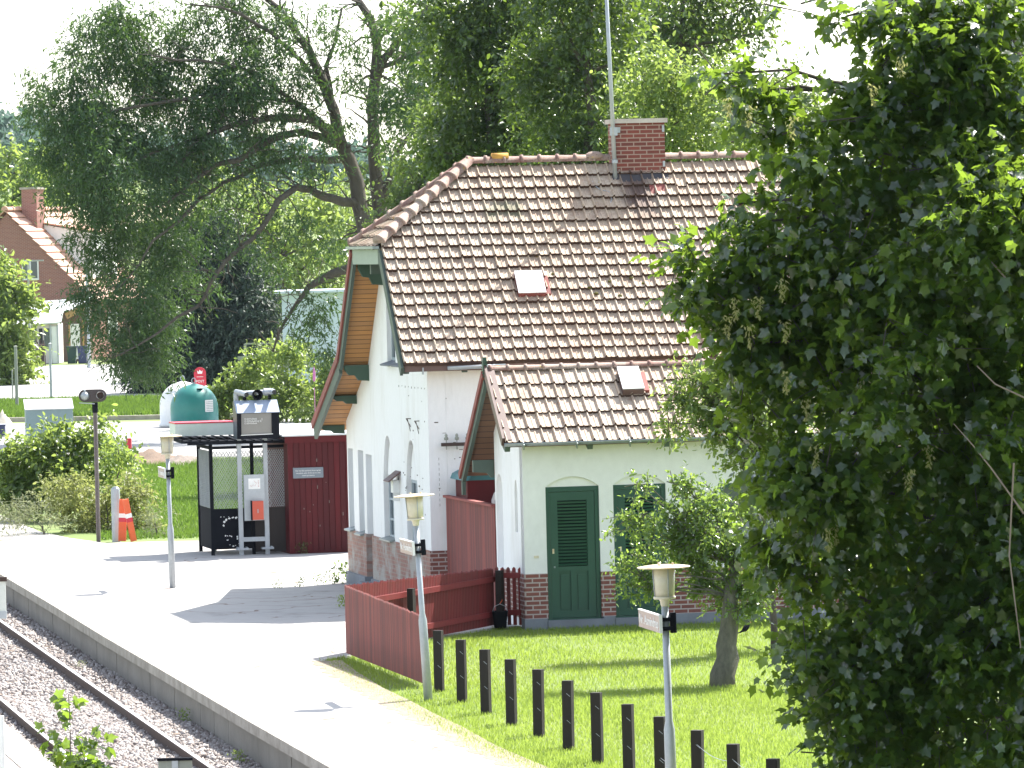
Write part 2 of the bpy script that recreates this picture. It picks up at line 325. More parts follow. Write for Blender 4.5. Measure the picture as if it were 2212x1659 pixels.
def cracks(m):
    nt=m.node_tree; p=nt.nodes['Principled BSDF']; src=p.inputs['Base Color'].links[0].from_socket; v=coords(nt)
    wv=nd(nt,'ShaderNodeVectorMath',operation='ADD'); nz=nd(nt,'ShaderNodeTexNoise'); nz.inputs['Scale'].default_value=1.1; nt.links.new(v,nz.inputs['Vector']); nt.links.new(v,wv.inputs[0]); nt.links.new(nz.outputs['Color'],wv.inputs[1])
    vo=nd(nt,'ShaderNodeTexVoronoi',feature='DISTANCE_TO_EDGE'); vo.inputs['Scale'].default_value=.42; nt.links.new(wv.outputs[0],vo.inputs['Vector'])
    line=mathn(nt,'MULTIPLY',mathn(nt,'LESS_THAN',vo.outputs['Distance'],.009),mathn(nt,'GREATER_THAN',noise(nt,v,.35,2),.5))
    col=mixc(nt,line,src,(.20,.15,.12)); col=mixc(nt,mathn(nt,'MULTIPLY',ramp(nt,noise(nt,v,.9,5,.7),.54,.70),.75),col,(.20,.185,.165)); nt.links.new(col,p.inputs['Base Color'])
cracks(m_conc)
# ------------------------------------------------------------------ ground, platform, track bed
EDGEPX=[(17,1242),(118,1301),(240,1375),(329,1426),(445,1493),(548,1553),(685,1630)]
EP=sorted([gp(*q) for q in EDGEPX],key=lambda p:p.y)
EY=[p.y for p in EP]; EX=[p.x for p in EP]
def edge(y):
    if y<EY[0]: return EX[0]+(y-EY[0])*(EX[2]-EX[0])/(EY[2]-EY[0])
    if y>EY[-1]: return EX[-1]+(y-EY[-1])*(EX[-1]-EX[-3])/(EY[-1]-EY[-3])
    return float(np.interp(y,EY,EX))
def hill(x,y):
    t=max(0,min(1,(y-400)/230)); t=t*t*(3-2*t); h=15*t*max(0,1-max(0,(x+60))/400) if y>400 else 0
    return h+ (6*max(0,min(1,(y-700)/400)))
ys=[-40,0,30,50,60]+[70+2*i for i in range(45)]+[165,180,200,230,260,300,340,380]+[400+20*i for i in range(14)]+[720,800,900,1100,1400]
offs=[-900,-400,-200,-110,-70,-45,-28,-16,-8,-4,-2,-.6,.05,.35,.8,1.6,3,5,8,14,24,40,70,110,200,400,900]
vs=[];fs=[]
for y in ys:
    for o in offs:
        ex=edge(min(y,165)); x=ex+o; z=-.03
        if o<=.05: z=-.62 
        if y>150 : z=-.03-(.59 if o<=.05 else 0)*max(0,1-(y-150)/10)
        vs.append((x,y,z+hill(x,y)))
nx=len(offs)
for j in range(len(ys)-1):
    for i in range(nx-1): fs.append((j*nx+i,j*nx+i+1,(j+1)*nx+i+1,(j+1)*nx+i))
g=MB().add(vs,fs).build('ground',m_ground,smooth=True); tag(g,'green grassy ground running out to the wooded hill','ground',kind='structure')
# platform slab: edge line, then lawn border, fence corner, house, back border
LAWN=[gp(*q) for q in ((700,1425),(735,1452),(790,1487),(850,1516),(895,1541),(960,1572),(1030,1612),(1075,1632),(1130,1655),(1230,1700),(1420,1800))]
back=[gp(*q) for q in ((760,1166),(560,1166),(430,1168),(350,1169),(230,1173),(150,1162),(85,1148),(40,1128),(0,1112))]
epts=[Vector((edge(y),y,0)) for y in range(56,156,2)]
lw=sorted(LAWN,key=lambda p:p.y)
outline=list(reversed(epts))+[Vector((1.8,56,0))]+[p for p in lw if p.y>57]+[gp(748,1417),gp(900,1380),gp(1068,1356),Vector((3,101,0)),Vector((3,131,0))]+back+[Vector((-14.5,150,0)),]
pl=MB().poly([(p.x,p.y) for p in outline],[],lambda u,v,t:(u,v,t),-.5,0).build('platform',m_conc)
tag(pl,'pale sunlit asphalt platform between the track and the house','platform',kind='structure')
arc=[0]
ey=[56+.25*i for i in range(400)]; ep=[Vector((edge(y),y,0)) for y in ey]
for i in range(1,len(ep)): arc.append(arc[-1]+(ep[i]-ep[i-1]).length)
def on_edge(s):
    y=float(np.interp(s,arc,ey)); return Vector((edge(y),y,0))
wl=MB(); cp_=MB(); s_=0.
while s_<arc[-1]-1.6:
    a,b=on_edge(s_+.012),on_edge(s_+1.588); d=(b-a).normalized(); r=Vector((d.y,-d.x,0))
    wl.beam(a+r*.0+Vector((0,0,-.42+random.uniform(-.006,.006))),b+Vector((0,0,-.42)),.1+random.uniform(-.01,.01),.56); s_+=1.6
s_=0.
while s_<arc[-1]-2.1:
    a,b=on_edge(s_+.006),on_edge(s_+2.044); cp_.beam(a+Vector((0,0,-.068)),b+Vector((0,0,-.07)),.26,.15); s_+=2.05
ss=MB(); sp_=[p for p in lw if p.y>57]; nn=[]
for a,b in zip(sp_,sp_[1:]):
    k_=max(1,int((b-a).length/.25)); nn+=[a.lerp(b,i/k_) for i in range(k_)]
for j,p in enumerate(nn[:-1]):
    q=nn[j+1]; r0=.10+.12*abs(math.sin(j*.9))+random.uniform(0,.08); 
    if j==0: rp=r0
    ss.add([p+Vector((-rp,0,.004)),p+Vector((.25,0,.004)),q+Vector((.25,0,.004)),q+Vector((-r0,0,.004))],[(0,1,2,3)]); rp=r0
tag(ss.build('soil_edge',M('sandy_soil',(.30,.25,.19),(.17,.14,.09),5.,.95,.8)),'worn sandy soil along the lawn edge','soil',kind='structure')
pe=empty('platform_edge'); pe['kind']='structure'
wl.build('wall_panels',m_panel,pe); cp_.build('coping',m_cope,pe)
tag(pe,'grey concrete platform edge of upright panels under a coping','platform edge')
# second platform, bottom left
p1,p2=gp(4,1556),gp(119,1652); dd=(p1-p2).normalized(); side=Vector((-dd.y,dd.x,0)); 
if side.x>0: side=-side
A_,B_=p2-dd*22,p1+dd*3
o2=empty('opposite_platform'); tag(o2,'corner of the opposite platform with a pale coping','platform',kind='structure')
MB().slab([A_,B_,B_+side*.45,A_+side*.45],.14).build('coping',m_cope,o2)
MB().slab([A_+side*.455-Vector((0,0,.012)),B_+side*.455-Vector((0,0,.012)),B_+side*7,A_+side*7],.5).build('paving',M('pink_paving',(.40,.36,.34),(.32,.28,.27),.8,.9,.3),o2)
MB().slab([A_+side*.06-Vector((0,0,.145)),B_+side*.06-Vector((0,0,.145)),B_+side*.3-Vector((0,0,.145)),A_+side*.3-Vector((0,0,.145))],.5).build('wall_panels',m_panel,o2)
# rails
def polyx(pts):
    co=np.polyfit([p.y for p in pts],[p.x for p in pts],2 if len(pts)>2 else 1); return lambda y:float(np.polyval(co,y))
rR=polyx([gp(*q,-.35) for q in ((0,1341),(131,1428),(231,1504),(345,1583),(461,1659))])
off=1.62
PROF=[(-.036,0),(.036,0),(.036,-.035),(.01,-.05),(.01,-.13),(.07,-.15),(.07,-.165),(-.07,-.165),(-.07,-.15),(-.01,-.13),(-.01,-.05),(-.036,-.035)]
def rail(fn,lab):
    e=empty('rail',(fn(85),85,-.35)); tag(e,lab,'rail',group='rails of the railway track'); o=Vector((fn(85),85,0))
    path=[Vector((fn(y),y,0))-o for y in range(56,142,2)]
    MB().sweep(path,PROF).build('rail_web',m_rust,e); MB().sweep([p+Vector((0,0,.004)) for p in path],[(-.03,0),(.03,0),(.03,-.003),(-.03,-.003)]).build('running_surface',m_railtop,e)
def shifted(fn,d): 
    def g(y):
        s=(fn(y+1)-fn(y-1))/2; return fn(y)-d*math.sqrt(1+s*s)
    return g
rL=shifted(rR,off)
rail(rR,'rusty rail with a polished head nearer the station platform'); rail(rL,'rusty rail with a polished head nearer the bottom left corner')
cen=shifted(rR,off/2)
sl_me=MB().box((0,0,0),(2.5,.25,.16)).mesh('sleeper')
sl_me.materials.append(m_sleeper); y=60.; k=0
while y<136:
    s=(cen(y+1)-cen(y-1))/2; o=bpy.data.objects.new('sleeper',sl_me); S.collection.objects.link(o)
    o.location=(cen(y)+random.uniform(-.05,.05),y,-.600+random.uniform(-.02,.014)); o.rotation_euler=(0,random.uniform(-.008,.008),-math.atan(s))
    tag(o,'brown timber sleeper half buried in gravel under the rails','sleeper','timber sleepers under the rails'); y+=.62; k+=1
# ballast stones
def stones(name,label,n,fpos,smin,smax,mat):
    P=np.array([fpos() for _ in range(n)]); s=smin+(smax-smin)*RNG.random(n)**2
    base=np.array([(1,0,0),(-1,0,0),(0,1,0),(0,-1,0),(0,0,.7),(0,0,-.7)],float); base=base[None]*(.7+.6*RNG.random((n,6,1)))
    q=unit(RNG.normal(size=(n,3))); r=np.cross(q,unit(RNG.normal(size=(n,3)))); r=unit(r); t=np.cross(q,r)
    V=P[:,None]+(base[...,0:1]*q[:,None]+base[...,1:2]*r[:,None]+base[...,2:3]*t[:,None])*s[:,None,None]
    Fb=np.array([(0,2,4),(2,1,4),(1,3,4),(3,0,4),(2,0,5),(1,2,5),(3,1,5),(0,3,5)]); Fc=(Fb[None]+np.arange(n)[:,None,None]*6).reshape(-1).astype(np.int32)
    me=bpy.data.meshes.new(name); me.vertices.add(n*6); me.vertices.foreach_set('co',V.astype(np.float32).ravel()); me.loops.add(len(Fc)); me.loops.foreach_set('vertex_index',Fc)
    me.polygons.add(n*8); me.polygons.foreach_set('loop_start',np.arange(n*8,dtype=np.int32)*3)
    a=me.attributes.new('tint','FLOAT','POINT'); a.data.foreach_set('value',np.repeat(RNG.random(n),6).astype(np.float32)); me.update(calc_edges=True)
    o=link(name,me,mat); tag(o,label,'gravel',kind='stuff'); return o
m_stone=M('ballast_stone',(.52,.49,.47),(.36,.33,.31),6.,.9,.2,attr=(.20,.165,.15))
def bp():
    y=RNG.choice([random.uniform(70,92),random.uniform(85,125)]); x=random.uniform(rL(y)-1.3,edge(y)-.02); xr=rR(y)+.5; zb_=-.53 if x<xr else -.53-.06*(x-xr)/max(.1,edge(y)-xr)
    return (x,y,zb_+.12*max(0,x-xr-.5)*0+random.uniform(-.012,.03))
tag(MB().add(*(lambda P:([(rL(y)-1.6,y,-.6) for y in P]+[(rL(y)-1.,y,-.53) for y in P]+[(rR(y)+.5,y,-.53) for y in P]+[(edge(y)+.02,y,-.59) for y in P],
   [(k*len(P)+i,(k+1)*len(P)+i,(k+1)*len(P)+i+1,k*len(P)+i+1) for k in range(3) for i in range(len(P)-1)]))(list(range(56,142,2)))).build('track_bed',m_bed),'grey gravel bed of the railway track','track bed',kind='structure')
stones('ballast','loose grey and pinkish ballast stones round the rails',68000,bp,.024,.058,m_stone)

# ------------------------------------------------------------------ tiled roof helpers
def tiles(mb,O,U,Sd,N,nr,ts,nc,tw,lift=.07,seed=0):
    O=Vector(O);U=Vector(U).normalized();Sd=Vector(Sd).normalized();N=Vector(N).normalized()
    prof=[(0,.006),(.03,.032),(.09,.046),(.16,.040),(.20,.010),(.26,.0),(.50,.0),(.55,.009),(.61,.009),(.66,.001),(.88,.0),(1.0,.006)]
    m=len(prof); rnd=random.Random(seed)
    for r in range(nr):
        for c in range(nc):
            mb.t=max(.01,rnd.random()); jz=rnd.uniform(-.006,.009); js=rnd.gauss(0,.008)-(.045 if rnd.random()<.012 else 0); s0=r*ts+js; s1=(r+1)*ts+.03
            vs=[]
            for s,l in ((s0,-.012),(s0,lift),(s1,.006)):
                for t,h in prof: vs.append(O+U*((c+t)*tw)+Sd*s+N*((h if l>-.01 else 0)+l+jz))
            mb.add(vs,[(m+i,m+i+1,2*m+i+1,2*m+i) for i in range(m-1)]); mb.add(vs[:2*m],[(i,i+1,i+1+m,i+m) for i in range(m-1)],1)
    mb.t=0
def clip(me,planes):
    bm=bmesh.new(); bm.from_mesh(me)
    for p,n in planes: bmesh.ops.bisect_plane(bm,geom=bm.verts[:]+bm.edges[:]+bm.faces[:],plane_co=p,plane_no=n,clear_outer=True)
    bm.to_mesh(me); bm.free(); me.update(); return me
def ridge(mb,p,q,n,r=.105):
    p=Vector(p);q=Vector(q); d=(q-p).normalized(); s=d.cross(Vector((0,0,1))).normalized(); u=s.cross(d)
    for i in range(n):
        mb.t=random.random(); a=p.lerp(q,i/n); b=p.lerp(q,(i+1)/n); L=(b-a).length
        ring=[]
        for t,rr in ((0,r*1.22),(.14,r*1.22),(.15,r),(1.02,r*.93)):
            c=a+d*L*t; ring.append([c+s*math.cos(x)*rr+u*(math.sin(x)*rr-.03) for x in [(-.15+i2*(math.pi+.3)/8) for i2 in range(9)]])
        vs=[v for rg in ring for v in rg]; mb.add(vs,[(k*9+j,k*9+j+1,(k+1)*9+j+1,(k+1)*9+j) for k in range(3) for j in range(8)]+[tuple(range(9))])
    mb.t=0
# ------------------------------------------------------------------ main station house (local axes: a along the front, b into the picture)
TH=math.radians(11); HC=Vector((-1.49,103.36,0))
H=empty('station_house',HC,TH,'white station house with a large tiled half-hipped roof and brick chimney','house')
def LH(a,b,z=0): return HC+Vector((math.cos(TH)*a-math.sin(TH)*b,math.sin(TH)*a+math.cos(TH)*b,z))
XG=lambda x0,x1:(lambda u,v,t:(t,u,v))   # gable plane: u=b, v=z, t=a
def arch(b0,b1,z0,zs,zt,n=10,pointed=True):
    """opening outline: jambs to the springing zs, pointed or round head to zt"""
    c=(b0+b1)/2; pts=[(b0,z0),(b1,z0),(b1,zs)]
    for i in range(1,n):
        t=i/n; x=b1+(b0-b1)*t; k=abs(x-c)/((b1-b0)/2); pts.append((x, zs+(zt-zs)*((1-k**2.5) if pointed else math.sqrt(max(0,1-k*k)))))
    return pts+[(b0,zs)]
roofz=lambda b: (4.36+(b+.41)*1.03 if b<2.95 else 7.82-(b-2.95)*1.06 if b<6.2 else 4.37-(b-6.2)*.425)-.16
SL=[(8.17,8.75,1.02,2.57),(7.0,7.6,.99,2.57)]
door=(6.05,6.72,.14,2.52)
A1=arch(3.75,4.82,1.02,2.1,2.93); A2=arch(1.25,2.4,1.02,2.1,2.92)
W1=[(3.2,4.29),(4.05,4.29),(4.05,5.7),(3.2,5.7)]; W2=[(2.05,4.29),(2.9,4.29),(2.9,5.7),(2.05,5.7)]
zb=1.02
up_out=[(0,zb),(door[0],zb),(door[0],door[3]),(door[1],door[3]),(door[1],zb),(8.85,zb),(8.85,roofz(8.85)),(6.2,roofz(6.2)),(4.4,roofz(4.4)),(4.3,6.35),(1.6,6.35),(1.55,roofz(1.55)),(0,roofz(0))]
mb=MB().poly(up_out,[[(a,z0),(b,z0),(b,z1),(a,z1)] for a,b,z0,z1 in [(s[0],s[1],s[2]+.02,s[3]) for s in SL]]+[[(p[0],max(p[1],zb+.02)) for p in A] for A in (A1,A2)]+[W1,W2],XG(0,1),0,.32)
mb.build('gable_wall',m_white,H)
mb=MB()
for b0,b1 in ((0,door[0]),(door[1],8.85)): mb.poly([(b0,.22),(b1,.22),(b1,zb),(b0,zb)],[],XG(0,1),-.03,.32)
mb.bb(-.028,.318,door[0]-.002,door[0]+.001,.22,zb)
mb.build('gable_brick_base',m_bricky,H)
mb=MB()
for b0,b1 in ((-.06,door[0]),(door[1],8.9)): mb.bb(-.07,.3,b0,b1,-.1,.22)
mb.build('gable_plinth',m_plinth,H)
# front wall (short: mostly behind the small building)
mb=MB(); mb.bb(.322,8,0,.32,zb,4.55); mb.bb(.32,8,8.53,8.85,zb,2.8); mb.bb(7.68,8,.322,8.528,zb,4.3); mb.build('front_wall',m_white,H)
mb=MB(); mb.bb(-.028,8.03,-.03,.3,.22,zb-.002); mb.build('front_brick_base',m_brickx,H)
MB().bb(-.05,8.05,-.065,.3,-.1,.22).build('front_plinth',m_plinth,H)
# windows and doors in the gable
def win(parent,b0,b1,z0,z1,dep,cross,frame_m,glass_m,name='window'):
    f=MB(); a=dep
    f.bb(a,a+.06,b0,b0+.06,z0,z1); f.bb(a,a+.06,b1-.06,b1,z0,z1); f.bb(a,a+.06,b0+.06,b1-.06,z0,z0+.06); f.bb(a,a+.06,b0+.06,b1-.06,z1-.06,z1)
    f.bb(a+.005,a+.055,(b0+b1)/2-.025,(b0+b1)/2+.025,z0+.06,z1-.06)
    for c in cross: f.bb(a+.007,a+.05,b0+.06,b1-.06,z0+(z1-z0)*c-.02,z0+(z1-z0)*c+.02)
    o=f.build(name,frame_m,parent); MB().bb(a+.03,a+.04,b0+.03,b1-.03,z0+.03,z1-.03).build('pane',glass_m,o); return o
for (b0,b1,z0,z1) in SL:
    o=win(H,b0,b1,z0+.02,z1,.10,(.33,.66),m_plaster_grey,m_glass); MB().slab([(-.1,b0-.05,z0-.02),(-.1,b1+.05,z0-.02),(.2,b1+.05,z0+.05),(.2,b0-.05,z0+.05)],.03).build('sill',m_zinc,o)
for A,b0,b1 in ((A1,3.75,4.82),(A2,1.25,2.4)):
    o=win(H,b0+.1,b1-.1,1.04,2.2,.08,(.3,.62),m_plaster_grey,m_glass)
    MB().poly(arch(b0+.1,b1-.1,2.2,2.24,2.82),[],XG(0,1),.07,.3).build('arch_panel',m_white,o)
    MB().slab([(-.1,b0-.03,1.0),(-.1,b1+.03,1.0),(.18,b1+.03,1.06),(.18,b0-.03,1.06)],.03).build('sill',m_zinc,o)
for (b0,b1) in ((3.2,4.05),(2.05,2.9)):
    o=win(H,b0,b1,4.31,5.7,.08,(.5,),m_plaster_grey,m_glass); MB().slab([(-.13,b0-.05,4.22),(-.13,b1+.05,4.22),(.16,b1+.05,4.31),(.16,b0-.05,4.31)],.03).build('sill',m_plinth,o)
d=MB(); d.bb(.22,.27,door[0]+.01,door[1]-.01,.14,2.5); do=d.build('gable_door',m_plaster_grey,H); MB().bb(.2,.219,door[0]+.06,door[0]+.1,1.1,1.2).build('handle',m_galv,do)
MB().bb(-.2,.3,door[0]+.01,door[1]-.01,-.05,.14).build('door_step',m_plinth,H)
# decorative soffit and roof deck
O0=-.5
def rslab(p,th,mat,name,parent=H): return MB().slab(p,th).build(name,mat,parent)
E0=8.5
deck=MB()
deck.slab([(O0,-.41,4.30),(E0,-.41,4.30),(E0,1.57,6.33),(6.58,2.95,7.74),(1.42,2.95,7.74),(O0,1.57,6.33)],.07)
deck.slab([(1.42,2.95,7.74),(6.58,2.95,7.74),(E0,4.37,6.28),(E0,6.2,4.29),(O0,6.2,4.29),(O0,4.37,6.28)],.07)
deck.slab([(O0,6.2,4.285),(E0,6.2,4.285),(E0,9.35,2.96),(O0,9.35,2.96)],.07)
deck.slab([(O0,1.57,6.36),(1.42,2.95,7.74),(O0,4.37,6.3)],.05)
deck.slab([(E0,4.37,6.3),(6.58,2.95,7.74),(E0,1.57,6.36)],.05)
deck.build('soffit',m_soffit,H)
t=MB(); sl_=4.83; U0=(1,0,0); Sn=Vector((0,3.36,3.46)).normalized(); Nn=Vector((0,-3.46,3.36)).normalized()
tiles(t,Vector((O0,-.47,4.30)),U0,Sn,Nn,17,sl_/17,45,.2,seed=1)
n1=Vector((-1.38,1.92,0)); me=clip(t.mesh('tiles'),[((O0,1.57,0),n1),((E0,1.57,0),Vector((1.38,1.92,0)))])
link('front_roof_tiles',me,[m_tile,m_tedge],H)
t=MB(); Sh=Vector((1.92,0,1.38)).normalized(); Nh=Vector((-1.38,0,1.92)).normalized()
tiles(t,Vector((O0-.06,4.43,6.36)),(0,-1,0),Sh,Nh,9,.27,15,.2,seed=2)
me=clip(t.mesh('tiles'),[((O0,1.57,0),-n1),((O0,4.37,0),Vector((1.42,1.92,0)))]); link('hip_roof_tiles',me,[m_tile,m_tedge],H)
t=MB(); tiles(t,Vector((E0,6.2,4.33)),(-1,0,0),Vector((0,-3.25,3.45)),Vector((0,3.45,3.25)),16,.296,45,.2,seed=3)
tiles(t,Vector((E0,9.42,2.97)),(-1,0,0),Vector((0,-3.2,1.36)),Vector((0,1.36,3.2)),11,.31,45,.2,seed=4)
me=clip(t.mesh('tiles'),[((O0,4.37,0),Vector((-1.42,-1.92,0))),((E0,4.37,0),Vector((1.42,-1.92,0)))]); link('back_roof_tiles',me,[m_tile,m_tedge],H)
t=MB(); ridge(t,(1.35,2.95,7.90),(4.0,2.95,7.90),8); ridge(t,(4.98,2.95,7.90),(6.62,2.95,7.90),5)
ridge(t,(O0-.05,1.52,6.50),(1.42,2.95,7.93),9,.115); ridge(t,(O0-.05,4.42,6.46),(1.42,2.95,7.93),9,.115)
t.build('ridge_tiles',m_ridge,H,True)
MB().tube([(1.82,2.95,7.955),(2.12,2.95,7.955)],.085,10).build('lichened_ridge_tile',m_orangetile,H,True)
# verge boards: near side, far side (red edge), hip fascia
t=MB()
t.beam((O0-.02,-.44,4.20),(O0-.02,1.55,6.26),.05,.2); t.build('near_bargeboard',m_green2,H)
MB().bb(O0+.03,E0,-.432,-.412,4.19,4.315).build('eaves_board',m_browntrim,H)
t=MB(); t.beam((O0-.02,4.39,6.16),(O0-.02,6.2,4.20),.06,.26); t.beam((O0-.02,6.2,4.17),(O0-.02,9.33,2.86),.06,.26); t.build('far_bargeboard',m_green2,H)
t=MB(); t.beam((O0-.06,4.40,6.33),(O0-.06,6.2,4.36),.05,.14); t.beam((O0-.06,6.2,4.35),(O0-.06,9.42,3.0),.05,.14); t.build('red_verge_edge',m_redtrim,H)
t=MB(); t.bb(O0-.05,O0,1.6,4.36,6.08,6.36); t.build('hip_fascia',M('pale_green_paint',(.30,.36,.30),(.24,.3,.25),2,.6,.1),H)
t=MB(); t.beam((O0-.1,1.5,6.38),(O0-.1,4.42,6.38),.12,.05); t.build('hip_gutter',m_zinc,H)
# purlin brackets (carved green blocks under the soffit, reaching from the wall to the bargeboard)
def bracket(b,z,h=.22,w=.12,name='purlin_bracket'):
    m=MB().poly([(-.46,z),( -.0,z),(-.0,z-h*1.15),(-.2,z-h*1.1),(-.26,z-h*.75),(-.38,z-h*.7),(-.46,z-h*.3)],[],lambda u,v,t:(u,t,v),b-w/2,b+w/2)
    o=m.build(name,m_green,H); return o
bracket(4.3,6.1,.36); bracket(6.15,4.2,.26); bracket(7.6,3.6,.14); bracket(9.1,3.0,.14); bracket(1.68,6.1,.36)
MB().bb(-.44,-.01,3.0,3.12,5.9,6.1).build('tie_beam',m_green2,H)
# rafter feet under front eave, gutter hooks
t=MB(); 
for a in (-.42,.62,1.72,2.62,3.52,4.42,5.32,6.2,7.1): t.beam((a,-.32,4.20),(a,.02,4.5),.1,.12)
t.build('rafter_ends',m_green2,H)
t=MB()
for a in (-.15,1.05,2.1,2.95,3.7,4.5,5.3,6.1,6.9): t.bb(a-.012,a+.012,-.47,-.40,4.14,4.26)
t.build('gutter_hooks',m_galv,H)
def halfpipe(mb,p,q,r):
    p=Vector(p);q=Vector(q); d=(q-p).normalized(); s=d.cross(Vector((0,0,1))).normalized(); vs=[]
    for rr in (r,r-.008):
        for e in (p,q): vs+=[e+s*math.cos(x)*rr-Vector((0,0,1))*math.sin(x)*rr for x in [math.pi*i/8 for i in range(9)]]
    fs=[(i,i+1,9+i+1,9+i) for i in range(8)]+[(18+i,27+i,27+i+1,18+i+1) for i in range(8)]+[(0,9,27,18),(8,26,35,17)]+[(i,i+18,i+19,i+1) for i in range(8)]+[(9+i,10+i,28+i,27+i) for i in range(8)]
    mb.add(vs,fs)
t=MB(); halfpipe(t,(.28,-.53,4.27),(1.3,-.53,4.29),.065); t.build('broken_gutter',m_galv,H,True)
# chimney
ch=empty('chimney',(0,0,0)); ch.parent=H; 
MB().bb(4.07,4.98,2.68,3.34,7.3,8.52).build('stack',m_brickc,ch)
MB().bb(4.02,5.03,2.63,3.39,8.52,8.60).build('cap',M('mortar_cap',(.5,.46,.42),(.35,.3,.27),3,.9,.3),ch)
t=MB(); t.slab([(3.98,2.48,7.40),(5.02,2.48,7.40),(5.02,2.72,7.66),(3.98,2.72,7.66)],.02); t.build('flashing',M('black_flashing',(.035,.035,.045),(.06,.05,.05),3,.6,.2),ch)
t=MB(); t.slab([(4.62,2.28,7.21),(4.92,2.28,7.21),(4.92,2.46,7.40),(4.62,2.46,7.40)],.02); t.build('red_flashing',m_redtrim,ch)
t=MB(); t.bb(4.1,4.15,2.655,2.68,8.35,8.45); t.bb(4.93,4.97,2.655,2.68,8.35,8.47); t.bb(4.93,4.97,2.655,2.68,7.72,7.82); t.bb(3.985,4.068,2.7,2.72,8.0,8.03); t.build('clamps',m_galv,ch)
MB().lathe([(.02,.10),(.09,.09),(.16,.05),(.2,0),(.18,-.04)],(3.72,2.95,7.93),14,sy=.7).build('vent_hood',m_ridge,H,True)
# skylights
def skylight(parent,O,Ud,Sd,Nd,w,l,fm):
    O=Vector(O);Ud=Vector(Ud);Sd=Vector(Sd).normalized();Nd=Vector(Nd).normalized(); m=MB()
    P=lambda u,s,n:O+Ud*u+Sd*s+Nd*n
    def bx(m,u0,u1,s0,s1,n0,n1): m.add([P(u,s,n) for u in(u0,u1) for s in(s0,s1) for n in(n0,n1)],[(0,1,3,2),(4,6,7,5),(0,4,5,1),(2,3,7,6),(0,2,6,4),(1,5,7,3)])
    bx(m,-.015,w+.015,-.04,l+.01,0,.115); o=m.build('skylight',fm,parent)
    m=MB(); bx(m,-.02,w+.02,-.02,l*.5-.01,.117,.135); bx(m,-.02,w+.02,l*.5+.01,l+.02,.117,.135); m.build('pane',m_skyglass,o)
    m=MB(); bx(m,w+.03,w+.12,.0,l*.9,.0,.07); m.build('side_flashing',m_redtrim,o); return o
skylight(H,(1.80,.62,5.44),(1,0,0),Sn,Nn,.46,.5,m_redtrim)
# moss clumps on tiles
for a,b in ((2.5,.95),(3.5,.8),(3.9,.85),(3.62,.55),(3.2,.6),(4.1,.75),(3.95,.3),(3.1,.7),(4.4,.35)):
    MB().lathe([(.045,0),(.04,.03),(.015,.045)],(a,b,4.36+(b+.41)*1.03+.05),7,sy=1.3).build('moss_clump',M('moss',(.12,.10,.02),(.07,.08,.02),20,.95,.6) if 'moss' not in bpy.data.materials else bpy.data.materials['moss'],H,True)
# wall ironmongery and cracks
t=MB()
for b,z in ((1.75,3.3),(.9,3.28)): t.bb(-.09,0,b-.01,b+.01,z,z+.015); t.beam((-.08,b,z),(-.005,b,z-.14),.012,.012); t.beam((-.06,b,z),(-.004,b+.06,z-.22),.008,.008)
for i in range(9): b=.25+i*.33; t.bb(-.006,.0,b,b+.02,3.86+random.uniform(-.01,.01),3.885)
for i in range(20): b=random.uniform(.3,3); z=random.uniform(1.5,3.9); t.bb(-.005,0,b,b+random.uniform(.02,.1),z,z+random.uniform(.006,.03))
t.build('wall_hooks',m_rust,H)
t=MB()
for i in range(26): a=random.uniform(.03,1.05); z=random.uniform(1.4,3.7); t.bb(a,a+random.uniform(.006,.07),-.004,0,z,z+random.uniform(.005,.02))
for i in range(10): t.bb(.17,.175,-.003,0,1.8+i*.09,1.85+i*.09)
t.build('wall_fixings',m_rust,H)
t=MB(); t.bb(.2,.75,-.16,-.1,2.86,2.92); t.bb(.3,.34,-.1,0,2.87,2.91); bo=t.build('insulator_bar',m_rust,H)
for a in (.29,.48,.67):
    m=MB(); m.tube([(a,-.13,2.80),(a,-.13,2.98)],.008,6); m.lathe([(.035,0),(.04,.03),(.022,.06),(.028,.08),(.012,.11)],(a,-.13,2.97),10); m.build('insulator',m_greywood,bo,True)
# ------------------------------------------------------------------ small outbuilding in front (annex)
AC=HC+Vector((math.cos(TH)*.505+math.sin(TH)*5.93, math.sin(TH)*.505-math.cos(TH)*5.93,0))
A=empty('outbuilding',AC,TH,'low cream outbuilding with two green louvred doors and a tiled roof','outbuilding')
def LA(a,b,z=0): return AC+Vector((math.cos(TH)*a-math.sin(TH)*b,math.sin(TH)*a+math.cos(TH)*b,z))
AL=6.4; zb=.9; m_bricky2=brickmat('red_brick_side','y',(.22,.075,.055),(.13,.045,.04),(.5,.48,.45))
XF=lambda u,v,t:(u,t,v)
D1=(.38,1.29);D2=(1.53,2.43)
def seg(a0,a1,zs,rise,n=10): # segmental head from left to right
    return [(a0+(a1-a0)*i/n, zs+rise*math.sin(math.pi*i/n)**.8) for i in range(n+1)]
out=[(0,zb),(D1[0],zb)]+seg(*D1,2.33,.17)+[(D1[1],zb),(D2[0],zb)]+seg(*D2,2.33,.17)+[(D2[1],zb),(AL,zb),(AL,3.22),(0,3.22)]
MB().poly(out,[[(3.35,1.0),(4.0,1.0),(4.0,2.3),(3.35,2.3)]],XF,0,.24).build('front_wall',m_cream,A)
mb=MB()
for a0,a1 in ((.0,D1[0]),(D1[1],D2[0]),(D2[1],AL)): mb.bb(a0,a1,-.015,.24,.15,zb)
mb.build('brick_base',m_brickx,A)
mb=MB()
for a0,a1 in ((-.03,D1[0]-.02),(D1[1]+.02,D2[0]-.02),(D2[1]+.02,AL)): mb.bb(a0,a1,-.05,.24,-.1,.15)
for d in (D1,D2): mb.bb(d[0]-.018,d[1]+.018,-.07,.24,-.1,.115)
